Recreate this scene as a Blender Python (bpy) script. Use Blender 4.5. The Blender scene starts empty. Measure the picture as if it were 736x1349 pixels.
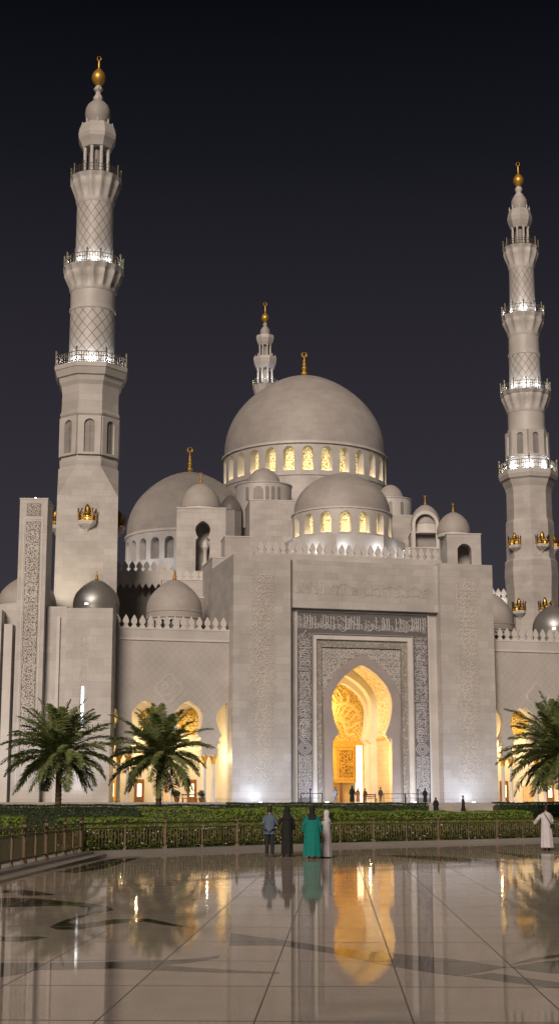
import bpy, bmesh, math, random
from mathutils import Vector, Matrix
from mathutils.geometry import tessellate_polygon
random.seed(7)
PI = math.pi
S = bpy.context.scene
COL = S.collection
R = math.radians
# ------------------------------------------------------------------ camera model (measured from the perspective of the place)
F, W, H, HY, CH = 1957.0, 736, 1349, 1063.0, 1.72
PITCH = math.atan((HY - H/2)/F)
CP, SP = math.cos(PITCH), math.sin(PITCH)
def ray(px, py):
    xc = (px-368)/F; yc = (H/2-py)/F
    return xc, CP-yc*SP, SP+yc*CP
def at(px, py, Y):
    dx, dy, dz = ray(px, py); s = Y/dy
    return Vector((dx*s, Y, CH+dz*s))
def mpp(px, py, Y):                       # metres per pixel
    return Y/ray(px, py)[1]/F
def gnd(px, py, z=0.0):
    dx, dy, dz = ray(px, py); s = (z-CH)/dz
    return Vector((dx*s, dy*s, z))
class Frame:
    def __init__(s, X, Y, t): s.X, s.Y, s.t = X, Y, R(t); s.c, s.s = math.cos(s.t), math.sin(s.t)
    def uz(f, v, px, py):
        dx, dy, dz = ray(px, py)
        k = (v - f.s*f.X + f.c*f.Y)/(-dx*f.s + dy*f.c)
        X, Y = dx*k-f.X, dy*k-f.Y
        return X*f.c+Y*f.s, CH+dz*k
    def u(f, v, px, py): return f.uz(v, px, py)[0]
    def z(f, v, px, py): return f.uz(v, px, py)[1]
    def w(f, u, v, z=0): return Vector((f.X+u*f.c-v*f.s, f.Y+u*f.s+v*f.c, z))
PZ = 2.2                                  # podium level
G = Frame(*at(305.7, 1058, 170)[:2], 15)

# ------------------------------------------------------------------ materials
def mat(name):
    m = bpy.data.materials.new(name); m.use_nodes = True
    nt = m.node_tree; b = nt.nodes['Principled BSDF']
    return m, nt, b
def N(nt, t, **kw):
    n = nt.nodes.new(t)
    for k, v in kw.items():
        if k.startswith('i_'): n.inputs[k[2:].replace('_', ' ')].default_value = v
        else: setattr(n, k, v)
    return n
def L(nt, a, b): nt.links.new(a, b)
def M_(nt, op, a, b=None, c=None):
    n = nt.nodes.new('ShaderNodeMath'); n.operation = op
    for i, v in enumerate((a, b, c)):
        if v is None: continue
        if isinstance(v, (int, float)): n.inputs[i].default_value = v
        else: L(nt, v, n.inputs[i])
    return n.outputs[0]
def mixc(nt, f, a, b, bt='MIX'):
    n = nt.nodes.new('ShaderNodeMix'); n.data_type = 'RGBA'; n.blend_type = bt
    if isinstance(f, (int, float)): n.inputs[0].default_value = f
    else: L(nt, f, n.inputs[0])
    for i, v in ((6, a), (7, b)):
        if isinstance(v, tuple): n.inputs[i].default_value = (*v[:3], 1)
        else: L(nt, v, n.inputs[i])
    return n.outputs[2]
def ramp(nt, fac, stops):
    n = nt.nodes.new('ShaderNodeValToRGB'); L(nt, fac, n.inputs[0])
    e = n.color_ramp.elements
    while len(e) < len(stops): e.new(0.5)
    for i, (p, c) in enumerate(stops):
        e[i].position = p; e[i].color = (*c, 1) if isinstance(c, tuple) else (c, c, c, 1)
    return n.outputs[0]
def objco(nt):
    t = nt.nodes.new('ShaderNodeTexCoord'); s = nt.nodes.new('ShaderNodeSeparateXYZ')
    L(nt, t.outputs['Object'], s.inputs[0]); return t.outputs['Object'], s.outputs[0], s.outputs[1], s.outputs[2]
def comb(nt, x, y, z=0.0):
    c = nt.nodes.new('ShaderNodeCombineXYZ')
    for i, v in enumerate((x, y, z)):
        if isinstance(v, (int, float)): c.inputs[i].default_value = v
        else: L(nt, v, c.inputs[i])
    return c.outputs[0]
def stone(name, base=(.60, .575, .55), bw=1.7, rh=.85, var=.15, mortar=.74, rough=.5, kind='blocks'):
    m, nt, b = mat(name); co, x, y, z = objco(nt)
    n1 = N(nt, 'ShaderNodeTexNoise', i_Scale=.35, i_Detail=6.0); L(nt, co, n1.inputs['Vector'])
    n2 = N(nt, 'ShaderNodeTexNoise', i_Scale=4.0, i_Detail=5.0); L(nt, co, n2.inputs['Vector'])
    mot = ramp(nt, n1.outputs[0], [(.3, .80), (.7, 1.0)])
    mot2 = ramp(nt, n2.outputs[0], [(.3, .93), (.7, 1.0)])
    c = mixc(nt, 1.0, mixc(nt, 1.0, tuple(base), mot, 'MULTIPLY'), mot2, 'MULTIPLY')
    if kind == 'blocks':
        br = N(nt, 'ShaderNodeTexBrick'); v = comb(nt, M_(nt, 'ADD', x, y), z); L(nt, v, br.inputs['Vector'])
        br.inputs['Color1'].default_value = (1, 1, 1, 1); br.inputs['Color2'].default_value = (1-var, 1-var*1.05, 1-var*1.1, 1)
        br.inputs['Mortar'].default_value = (mortar, mortar, mortar, 1)
        br.inputs['Scale'].default_value = 1; br.inputs['Brick Width'].default_value = bw; br.inputs['Row Height'].default_value = rh
        br.inputs['Mortar Size'].default_value = .022; br.inputs['Mortar Smooth'].default_value = .6
        c = mixc(nt, 1.0, c, br.outputs[0], 'MULTIPLY')
    elif kind == 'dome':
        th = M_(nt, 'ARCTAN2', y, x)
        br = N(nt, 'ShaderNodeTexBrick'); v = comb(nt, M_(nt, 'MULTIPLY', th, 8.0), z); L(nt, v, br.inputs['Vector'])
        br.inputs['Color1'].default_value = (1, 1, 1, 1); br.inputs['Color2'].default_value = (.93, .925, .92, 1)
        br.inputs['Mortar'].default_value = (.88, .88, .88, 1); br.inputs['Scale'].default_value = 1
        br.inputs['Brick Width'].default_value = 1.2; br.inputs['Row Height'].default_value = .45; br.inputs['Mortar Size'].default_value = .02
        br.inputs['Mortar Smooth'].default_value = 1
        c = mixc(nt, 1.0, c, br.outputs[0], 'MULTIPLY')
    elif kind == 'lattice':
        th = M_(nt, 'ARCTAN2', y, x); t = M_(nt, 'MULTIPLY', th, 14/(2*PI)); zz = M_(nt, 'MULTIPLY', z, .62)
        l = None
        for op in ('ADD', 'SUBTRACT'):
            a = M_(nt, 'ABSOLUTE', M_(nt, 'SUBTRACT', M_(nt, 'FRACT', M_(nt, op, t, zz)), .5))
            a = M_(nt, 'LESS_THAN', a, .045)
            l = a if l is None else M_(nt, 'MAXIMUM', l, a)
        c = mixc(nt, l, c, (.17, .15, .14))
    elif kind == 'diaper':
        l = None
        for op in ('ADD', 'SUBTRACT'):
            a = M_(nt, 'ABSOLUTE', M_(nt, 'SUBTRACT', M_(nt, 'FRACT', M_(nt, 'MULTIPLY', M_(nt, op, x, z), 1.05)), .5))
            a = M_(nt, 'LESS_THAN', a, .07)
            l = a if l is None else M_(nt, 'MAXIMUM', l, a)
        c = mixc(nt, M_(nt, 'MULTIPLY', l, .2), c, (.74, .70, .66))
        c = mixc(nt, 1.0, c, (.88, .87, .86), 'MULTIPLY')
        bp = N(nt, 'ShaderNodeBump', i_Strength=.4, i_Distance=.05); L(nt, l, bp.inputs['Height']); L(nt, bp.outputs[0], b.inputs['Normal'])
    elif kind == 'carved':
        vo = N(nt, 'ShaderNodeTexVoronoi', feature='SMOOTH_F1', i_Scale=3.2); L(nt, co, vo.inputs['Vector'])
        l = ramp(nt, vo.outputs[0], [(.15, 1.0), (.45, .62)])
        c = mixc(nt, 1.0, c, l, 'MULTIPLY')
        bp = N(nt, 'ShaderNodeBump', i_Strength=.6, i_Distance=.08); L(nt, vo.outputs[0], bp.inputs['Height']); L(nt, bp.outputs[0], b.inputs['Normal'])
    L(nt, c, b.inputs['Base Color']); b.inputs['Roughness'].default_value = rough
    if kind in ('blocks', 'plain', 'dome'):
        bp = N(nt, 'ShaderNodeBump', i_Strength=.15, i_Distance=.02); L(nt, n2.outputs[0], bp.inputs['Height']); L(nt, bp.outputs[0], b.inputs['Normal'])
    return m
def plainm(name, col, rough=.5, metal=0.0, var=.1, scale=6.0, bump=0.0, spec=None):
    m, nt, b = mat(name); co = objco(nt)[0]
    n = N(nt, 'ShaderNodeTexNoise', i_Scale=scale, i_Detail=4.0); L(nt, co, n.inputs['Vector'])
    k = ramp(nt, n.outputs[0], [(.3, 1-var), (.7, 1.0)])
    L(nt, mixc(nt, 1.0, tuple(col), k, 'MULTIPLY'), b.inputs['Base Color'])
    b.inputs['Roughness'].default_value = rough; b.inputs['Metallic'].default_value = metal
    if bump:
        bp = N(nt, 'ShaderNodeBump', i_Strength=bump, i_Distance=.05); L(nt, n.outputs[0], bp.inputs['Height']); L(nt, bp.outputs[0], b.inputs['Normal'])
    return m
def emitm(name, col, st):
    m, nt, b = mat(name); b.inputs['Base Color'].default_value = (*col, 1)
    b.inputs['Emission Color'].default_value = (*col, 1); b.inputs['Emission Strength'].default_value = st
    return m
MB = stone('marble_blocks'); MP = stone('marble_plain', kind='plain'); MD = stone('marble_dome', kind='dome', base=(.48, .45, .425), rough=.62)
ML = stone('marble_lattice', kind='lattice'); MW = stone('marble_diaper', kind='diaper')
MC = stone('marble_carved', kind='carved', base=(.50, .46, .41)); MT = stone('marble_trim', kind='plain', base=(.70, .67, .64))
MG = stone('grey_ground', kind='plain', base=(.17, .16, .16)); MG2 = stone('brown_ground', kind='plain', base=(.30, .265, .235))
MSH = stone('shade_stone', kind='blocks', base=(.33, .31, .295))  # block marble darkened, so recesses and openings carry shade in their colour
ARCHG = stone('archivolt_grey', kind='plain', base=(.42, .37, .35), rough=.35)
GOLD = plainm('gold', (.80, .47, .10), .45, .7, .25, 3.0); GOLDD = plainm('dark_gold', (.50, .30, .07), .38, 1.0, .5, 5.0, .3)
GPAINT = plainm('gilded_screen', (.72, .43, .07), .45, .3, .35, 3.0, .2)
SILV = plainm('silver_tile', (.26, .25, .235), .42, .35, .12, 2.0)
BRONZE = plainm('bronze_rail', (.15, .105, .06), .45, .4, .4, 8.0)
OLIVE = plainm('olive_rail', (.17, .15, .11), .5, .4, .3, 4.0)
DARK = plainm('dark_void', (.03, .03, .035), .3, 0, .3)
WOOD = plainm('door_wood', (.22, .09, .03), .4, 0, .4, 3.0)
CREAM = stone('arcade_marble', kind='plain', base=(.66, .60, .52))
def soffit_mat():
    m, nt, b = mat('arabesque_soffit'); co, x, y, z = objco(nt)
    vo = N(nt, 'ShaderNodeTexVoronoi', feature='DISTANCE_TO_EDGE', i_Scale=1.5); L(nt, co, vo.inputs['Vector'])
    n = N(nt, 'ShaderNodeTexNoise', i_Scale=2.6, i_Distortion=2.2); L(nt, co, n.inputs['Vector'])
    l = M_(nt, 'MULTIPLY', ramp(nt, vo.outputs[0], [(.03, 0.0), (.1, 1.0)]), ramp(nt, n.outputs[0], [(.48, 0.0), (.56, 1.0)]))
    L(nt, mixc(nt, l, (.78, .70, .52), (.50, .30, .07)), b.inputs['Base Color'])
    bp = N(nt, 'ShaderNodeBump', i_Strength=.8, i_Distance=.12); L(nt, l, bp.inputs['Height']); L(nt, bp.outputs[0], b.inputs['Normal'])
    b.inputs['Roughness'].default_value = .4; return m
SOFF = soffit_mat()
def pane_mat():
    m, nt, b = mat('lit_lattice_pane'); co = objco(nt)[0]
    vo = N(nt, 'ShaderNodeTexVoronoi', feature='DISTANCE_TO_EDGE', i_Scale=2.9); vo.inputs['Randomness'].default_value = .75; L(nt, co, vo.inputs['Vector'])
    l = ramp(nt, vo.outputs[0], [(.04, 0.0), (.10, 1.0)])
    c = mixc(nt, l, (.42, .27, .06), (1, .82, .42))
    L(nt, c, b.inputs['Base Color']); L(nt, c, b.inputs['Emission Color'])
    L(nt, M_(nt, 'MULTIPLY_ADD', l, .62, .16), b.inputs['Emission Strength']); return m
PANE = pane_mat()
WARMLAMP = emitm('warm_lamp', (1, .72, .32), 6.0); WHITELAMP = emitm('white_lamp', (.92, .95, 1), 7.0); DOORLIGHT = emitm('bright_doorway', (1, .86, .58), 1.5)
def floor_mat(name, base, dark=False):
    m, nt, b = mat(name); co, x, y, z = objco(nt)
    a = R(2.2); ca, sa = math.cos(a), math.sin(a)
    gx = M_(nt, 'SUBTRACT', M_(nt, 'MULTIPLY', x, ca), M_(nt, 'MULTIPLY', y, sa))
    gy = M_(nt, 'ADD', M_(nt, 'MULTIPLY', x, sa), M_(nt, 'MULTIPLY', y, ca))
    gx = M_(nt, 'ADD', gx, .045+.0); gy = M_(nt, 'ADD', gy, .6)
    lx = M_(nt, 'LESS_THAN', M_(nt, 'ABSOLUTE', M_(nt, 'SUBTRACT', M_(nt, 'FRACT', M_(nt, 'DIVIDE', gx, 1.293)), .5)), .0062)
    ly = M_(nt, 'LESS_THAN', M_(nt, 'ABSOLUTE', M_(nt, 'SUBTRACT', M_(nt, 'FRACT', M_(nt, 'DIVIDE', gy, 2.42)), .5)), .0085)
    j = M_(nt, 'MAXIMUM', lx, ly)
    wn = N(nt, 'ShaderNodeTexWhiteNoise', noise_dimensions='2D')
    L(nt, comb(nt, M_(nt, 'FLOOR', M_(nt, 'ADD', M_(nt, 'DIVIDE', gx, 1.293), .5)), M_(nt, 'FLOOR', M_(nt, 'ADD', M_(nt, 'DIVIDE', gy, 2.42), .5))), wn.inputs[0])
    n1 = N(nt, 'ShaderNodeTexNoise', i_Scale=.8, i_Detail=8.0, i_Roughness=.65); L(nt, co, n1.inputs['Vector'])
    n2 = N(nt, 'ShaderNodeTexNoise', i_Scale=38.0, i_Detail=5.0, i_Roughness=.75); L(nt, co, n2.inputs['Vector'])
    c = mixc(nt, 1.0, base, ramp(nt, n1.outputs[0], [(.3, .78), (.7, 1.0)]), 'MULTIPLY')
    c = mixc(nt, 1.0, c, ramp(nt, n2.outputs[0], [(.35, .68), (.6, 1.0)]), 'MULTIPLY')
    c = mixc(nt, 1.0, c, ramp(nt, wn.outputs[0], [(0, .90), (1, 1.0)]), 'MULTIPLY')
    c = mixc(nt, j, c, (.035, .03, .028))
    r = M_(nt, 'MULTIPLY_ADD', n1.outputs[0], .05, .012); r = M_(nt, 'MAXIMUM', r, M_(nt, 'MULTIPLY', j, .6))
    bp = N(nt, 'ShaderNodeBump', i_Strength=.05, i_Distance=.004); L(nt, n1.outputs[0], bp.inputs['Height'])
    nt.nodes.remove(b)
    df = N(nt, 'ShaderNodeBsdfDiffuse'); L(nt, c, df.inputs['Color'])
    gl = N(nt, 'ShaderNodeBsdfGlossy'); L(nt, r, gl.inputs['Roughness']); L(nt, bp.outputs[0], gl.inputs['Normal']); gl.inputs['Color'].default_value = (1, .97, .93, 1)
    fr = N(nt, 'ShaderNodeFresnel', i_IOR=1.32); mx = N(nt, 'ShaderNodeMixShader')
    L(nt, M_(nt, 'MULTIPLY', fr.outputs[0], .70), mx.inputs[0]); L(nt, df.outputs[0], mx.inputs[1]); L(nt, gl.outputs[0], mx.inputs[2])
    L(nt, mx.outputs[0], nt.nodes['Material Output'].inputs[0])
    return m
FLOOR = floor_mat('polished_stone_floor', (.52, .455, .40)); INLAY = floor_mat('grey_inlay_stone', (.05, .046, .044))
KERB = stone('kerb_stone', kind='plain', base=(.42, .39, .36), rough=.3)
def leaf_mat(name, c1, c2):
    m, nt, b = mat(name); co = objco(nt)[0]
    n = N(nt, 'ShaderNodeTexNoise', i_Scale=3.0, i_Detail=4.0); L(nt, co, n.inputs['Vector'])
    L(nt, mixc(nt, ramp(nt, n.outputs[0], [(.35, 0.0), (.65, 1.0)]), c1, c2), b.inputs['Base Color'])
    b.inputs['Roughness'].default_value = .55; return m
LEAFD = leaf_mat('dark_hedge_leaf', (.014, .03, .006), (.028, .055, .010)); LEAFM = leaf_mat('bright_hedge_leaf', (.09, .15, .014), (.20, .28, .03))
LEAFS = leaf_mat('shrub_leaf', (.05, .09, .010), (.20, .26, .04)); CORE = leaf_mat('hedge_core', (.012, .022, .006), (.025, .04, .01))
PALML = leaf_mat('palm_leaf', (.10, .135, .042), (.23, .265, .095)); BARK = plainm('palm_bark', (.13, .09, .055), .8, 0, .5, 7.0, .6)
FLW = plainm('white_petal', (.75, .74, .7), .6)
GRASS = leaf_mat('lawn', (.025, .05, .01), (.05, .085, .018))

# ------------------------------------------------------------------ mesh helpers
def finish(bm, name, m, parent=None, smooth=False, ang=35):
    bmesh.ops.recalc_face_normals(bm, faces=bm.faces)
    if smooth:
        for f in bm.faces: f.smooth = True
        for e in bm.edges:
            if len(e.link_faces) == 2 and e.calc_face_angle(0) > R(ang): e.smooth = False
    me = bpy.data.meshes.new(name); bm.to_mesh(me); bm.free()
    o = bpy.data.objects.new(name, me)
    if m: me.materials.append(m)
    COL.objects.link(o)
    if parent: o.parent = parent
    return o
def thing(name, label, cat, loc=(0, 0, 0), rz=0.0, group=None):
    o = bpy.data.objects.new(name, None); COL.objects.link(o); o.location = loc; o.rotation_euler = (0, 0, rz)
    o.empty_display_size = .5
    o['label'] = label; o['category'] = cat
    if group: o['group'] = group
    return o
def struct(o): o['kind'] = 'structure'; return o
def box(bm, x0, x1, y0, y1, z0, z1):
    v = [bm.verts.new((x, y, z)) for x in (x0, x1) for y in (y0, y1) for z in (z0, z1)]
    for f in ((0, 1, 3, 2), (4, 6, 7, 5), (0, 4, 5, 1), (2, 3, 7, 6), (0, 2, 6, 4), (1, 5, 7, 3)): bm.faces.new([v[i] for i in f])
def B(name, m, parent, *boxes, bev=0.0):
    bm = bmesh.new()
    for b in boxes: box(bm, *b)
    if bev: bmesh.ops.bevel(bm, geom=list(bm.edges), offset=bev, segments=1, affect='EDGES')
    return finish(bm, name, m, parent)
def lathe(bm, prof, n=32, ph=0.0, cx=0, cy=0, lobes=None, caps=True):
    rings = []
    for i, (r, z) in enumerate(prof):
        ring = []
        for k in range(n):
            a = ph+2*PI*k/n; rr = r
            if lobes and lobes[1] <= i <= lobes[2]: rr = r*(1-lobes[3]*abs(math.sin(a*lobes[0]/2)))
            ring.append(bm.verts.new((cx+rr*math.cos(a), cy+rr*math.sin(a), z)))
        rings.append(ring)
    for a, b in zip(rings, rings[1:]):
        for k in range(n):
            bm.faces.new((a[k], a[(k+1) % n], b[(k+1) % n], b[k]))
    if caps:
        bm.faces.new(rings[0]); bm.faces.new(rings[-1])
def LA(name, m, parent, prof, n=32, ph=0.0, smooth=True, lobes=None, ang=35):
    bm = bmesh.new(); lathe(bm, prof, n, ph, lobes=lobes); return finish(bm, name, m, parent, smooth, ang)
def prism(bm, outer, holes, y0, y1, fn=None, back=True):
    """polygon in (x,z) with holes, extruded from y0 to y1; fn bends a point"""
    loops = [outer]+list(holes)
    flat = [p for lp in loops for p in lp]
    tris = tessellate_polygon([[Vector((p[0], p[1], 0)) for p in lp] for lp in loops])
    fn = fn or (lambda x, y, z: (x, y, z))
    a = [bm.verts.new(fn(p[0], y0, p[1])) for p in flat]
    b = [bm.verts.new(fn(p[0], y1, p[1])) for p in flat]
    for t in tris:
        if len(set(t)) < 3: continue
        try:
            bm.faces.new([a[i] for i in t])
            if back: bm.faces.new([b[i] for i in reversed(t)])
        except ValueError: pass
    k = 0
    for lp in loops:
        n = len(lp)
        for i in range(n):
            j = (i+1) % n
            bm.faces.new((a[k+i], a[k+j], b[k+j], b[k+i]))
        k += n
def PR(name, m, parent, outer, holes, y0, y1, **kw):
    bm = bmesh.new(); prism(bm, outer, holes, y0, y1, **kw); return finish(bm, name, m, parent)
def rect(x0, x1, z0, z1): return [(x0, z0), (x1, z0), (x1, z1), (x0, z1)]
def pointed(hw, zw, za, n=8):
    """right half from widest point up to the apex (keel arch)"""
    h = za-zw; Rr = (hw*hw+h*h)/(2*hw); cx = hw-Rr
    a1 = math.atan2(h, -cx)
    out = []
    for i in range(n+1):
        x, z = cx+Rr*math.cos(a1*i/n), zw+Rr*math.sin(a1*i/n); t = (z-zw)/h
        out.append((.4*x+.6*hw*(1-t*t) if i < n else 0.0, z))
    return out
def roundh(hw, zw, za, n=7):
    return [(hw*math.cos(PI/2*i/n), zw+(za-zw)*math.sin(PI/2*i/n)) for i in range(n+1)]
def horseshoe(hw, zp, zw, za, pin, n=10):
    """right half from the pinch up to the apex"""
    b1 = math.acos(pin/hw); hl = (zw-zp)/math.sin(b1)
    low = [(hw*math.cos(b1*(1-i/n)), zw-hl*math.sin(b1*(1-i/n))) for i in range(n)]
    return low+pointed(hw, zw, za, n)
def mirror(cx, half):
    """full outline from right foot over the apex to the left foot"""
    r = [(cx+x, z) for x, z in half]; l = [(cx-x, z) for x, z in reversed(half[:-1])]
    return r+l
def tube(bm, pts, rad, n=6, cap=True):
    rings = []
    for i, p in enumerate(pts):
        p = Vector(p); r = rad[i] if isinstance(rad, (list, tuple)) else rad
        a = Vector(pts[max(i-1, 0)]); b = Vector(pts[min(i+1, len(pts)-1)])
        t = (b-a).normalized(); s = t.cross(Vector((0, 0, 1)))
        if s.length < .1: s = t.cross(Vector((0, 1, 0)))
        s.normalize(); q = t.cross(s)
        rings.append([bm.verts.new(p+s*r*math.cos(2*PI*k/n)+q*r*math.sin(2*PI*k/n)) for k in range(n)])
    for a, b in zip(rings, rings[1:]):
        for k in range(n): bm.faces.new((a[k], a[(k+1) % n], b[(k+1) % n], b[k]))
    if cap: bm.faces.new(rings[0]); bm.faces.new(rings[-1])
def ribbon(bm, pts, w, y, d, w1=None):
    """a raised band following (x,z) points on the plane y, standing d towards -y"""
    n = len(pts); A = []
    for i, p in enumerate(pts):
        a = pts[max(i-1, 0)]; b = pts[min(i+1, n-1)]
        tx, tz = b[0]-a[0], b[1]-a[1]; l = math.hypot(tx, tz) or 1; nx, nz = -tz/l, tx/l
        ww = w if w1 is None else w+(w1-w)*i/(n-1)
        A.append([bm.verts.new(q) for q in ((p[0]-nx*ww, y, p[1]-nz*ww), (p[0]-nx*ww*.6, y-d, p[1]-nz*ww*.6), (p[0]+nx*ww*.6, y-d, p[1]+nz*ww*.6), (p[0]+nx*ww, y, p[1]+nz*ww))])
    for a, b in zip(A, A[1:]):
        for k in range(3): bm.faces.new((a[k], a[k+1], b[k+1], b[k]))
def inside(p, poly):
    c = False; n = len(poly)
    for i in range(n):
        a, b = poly[i], poly[i-1]
        if (a[1] > p[1]) != (b[1] > p[1]) and p[0] < (b[0]-a[0])*(p[1]-a[1])/(b[1]-a[1])+a[0]: c = not c
    return c
def scrolls(bm, x0, x1, z0, z1, c, y, d, w, avoid=None, seed=1):
    """vine scrollwork: mirrored spirals with leaves, in cells of size c"""
    rnd = random.Random(seed); nx = max(1, round((x1-x0)/c)); nz = max(1, round((z1-z0)/c)); cx, cz = (x1-x0)/nx, (z1-z0)/nz
    for i in range(nx):
        for k in range(nz):
            X, Z = x0+(i+.5)*cx, z0+(k+.5)*cz
            if avoid and inside((X, Z), avoid): continue
            s = 1 if (i+k) % 2 else -1; m = rnd.uniform(0, 2*PI); q = min(cx, cz)
            ribbon(bm, [(X+q*.5*(1-t/13)*math.cos(m+s*t*.62), Z+q*.5*(1-t/13)*math.sin(m+s*t*.62)) for t in range(12)], w, y, d)
            for j in range(3):
                a = rnd.uniform(0, 2*PI); r = q*rnd.uniform(.3, .55)
                px, pz = X+r*math.cos(a), Z+r*math.sin(a); b = a+rnd.uniform(.6, 1.6)*s
                ribbon(bm, [(px, pz), (px+q*.12*math.cos(b), pz+q*.12*math.sin(b)), (px+q*.26*math.cos(b+.5), pz+q*.26*math.sin(b+.5))], w*1.7, y, d*.9, w*.3)
def script(bm, P, length, height, y, d, w, seed=3):
    """dense calligraphic strokes along a band. P maps (along, across) to (x,z)"""
    rnd = random.Random(seed); s = 0.0
    def st(pts, a, b=None): ribbon(bm, [P(*q) for q in pts], a, y, d, b)
    while s < length-.4:
        k = rnd.random(); h = height
        if k < .45:
            n = rnd.choice((1, 1, 2)); 
            for i in range(n):
                o = s+i*.26; t = rnd.uniform(.78, .93)*h; st([(o, t), (o+.03, t*.75), (o, h*.45), (o-.05, h*.2)], w*1.15, w*.7)
                st([(o-.1, t-.1), (o, t)], w*.8, w)
            s += .26*n+rnd.uniform(.0, .12)
        elif k < .75:
            r = rnd.uniform(.22, .42); z0 = rnd.uniform(.18, .42)*h
            st([(s+r+r*math.cos(PI+a*PI/7), z0+r*.9*math.sin(PI+a*PI/7)+r*.35) for a in range(8)], w*.5, w*1.3)
            if rnd.random() < .6: st([(s+r-.05, z0+r*1.3), (s+r+.05, z0+r*1.35)], w*1.2)
            s += r*1.5
        elif k < .9:
            r = rnd.uniform(.13, .2); z0 = rnd.uniform(.25, .6)*h
            st([(s+r+r*math.cos(a*PI/5), z0+r*math.sin(a*PI/5)) for a in range(11)], w*.9); s += r*1.6
        else:
            l = rnd.uniform(1.0, 1.8); z0 = rnd.uniform(.5, .72)*h
            st([(s-.2+l*t/8, z0+.16*h*math.sin(t/8*PI*1.3)) for t in range(9)], w*.6, w*1.1); s += .15
        if rnd.random() < .5:
            q = (s+rnd.uniform(-.4, .1), rnd.uniform(.12, .9)*h); st([q, (q[0]+.09, q[1]+.07)], w*1.2)
        if rnd.random() < .35:
            q = (s+rnd.uniform(-.4, .0), rnd.uniform(.4, .8)*h); st([(q[0]+i*.1, q[1]+.12*math.sin(i*1.2)) for i in range(5)], w*.6)
def lamp(kind, loc, energy, col=(1, .85, .65), size=.15, parent=None, **kw):
    d = bpy.data.lights.new('lamp', kind); d.energy = energy; d.color = col
    if kind == 'AREA': d.size = size
    else: d.shadow_soft_size = size
    for k, v in kw.items():
        if k != 'rot': setattr(d, k, v)
    o = bpy.data.objects.new('lamp_light', d); COL.objects.link(o); o.location = loc
    if 'rot' in kw: o.rotation_euler = kw['rot']
    if parent: o.parent = parent
    return o
def finial(parent, r0, z0, h, name='finial', crescent=True, m=None):
    """stacked golden balls under a crescent"""
    bm = bmesh.new(); p = [(.01, z0-.2), (r0*1.5, z0-.1), (r0*1.1, z0+.04*h)]
    z = z0+.04*h
    for k, (rr, hh) in enumerate(((1.25, .22), (1.0, .17), (.8, .13), (.55, .10))):
        for i in range(1, 7): p.append((r0*(.35+(rr-.35)*math.sin(PI*i/7)), z+hh*h*i/7))
        z += hh*h
    p += [(r0*.22, z), (r0*.12, z+.1*h), (.005, z+.11*h)]
    lathe(bm, p, 14)
    if crescent:
        cz = z+.1*h+.10*h; rr = .085*h
        tube(bm, [(rr*math.sin(a), 0, cz-rr*math.cos(a)) for a in [R(-170+340*i/12) for i in range(13)]], [.012*h+.028*h*math.sin(PI*i/12) for i in range(13)], 6)
    return finish(bm, name, m or GOLD, parent, True)

# ------------------------------------------------------------------ ground
bm = bmesh.new(); bmesh.ops.create_grid(bm, x_segments=1, y_segments=1, size=900); struct(finish(bm, 'ground', plainm('far_ground', (.12, .11, .10), .8)))
bpy.data.objects['ground'].location.z = -.06
fence_px = [(10, 1142), (108, 1121.5), (222, 1117.5), (334, 1113.5), (460, 1109.8), (548, 1107.6), (631, 1105.6), (705, 1103.6), (736, 1102.8)]
KH = .15
fp = [gnd(x, y, KH) for x, y in fence_px]
left_out = fp[0]+(fp[0]-fp[1])*.9
right_out = fp[-1]+(fp[-1]-fp[-2])*8
line = [left_out]+fp+[right_out]
bm = bmesh.new()
fl = [Vector((-14, 3, 0)), Vector((30, 3, 0))]+[Vector((p.x, p.y, 0)) for p in reversed(line)]
fl[1].x = 40
prof = [(p.x, p.y) for p in fl]
vs = [bm.verts.new((x, y, 0)) for x, y in prof]
for t in tessellate_polygon([[Vector((x, y, 0)) for x, y in prof]]): bm.faces.new([vs[i] for i in t])
bmesh.ops.recalc_face_normals(bm, faces=bm.faces)
for f in bm.faces:
    if f.normal.z < 0: f.normal_flip()
me = bpy.data.meshes.new('plaza_floor'); bm.to_mesh(me); bm.free(); me.materials.append(FLOOR)
o = bpy.data.objects.new('plaza_floor', me); COL.objects.link(o); struct(o)
c1 = lambda q: [(x/2, 1080+y/2) for x, y in q]
c2 = lambda q: [(368+x/2, 1080+y/2) for x, y in q]
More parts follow.
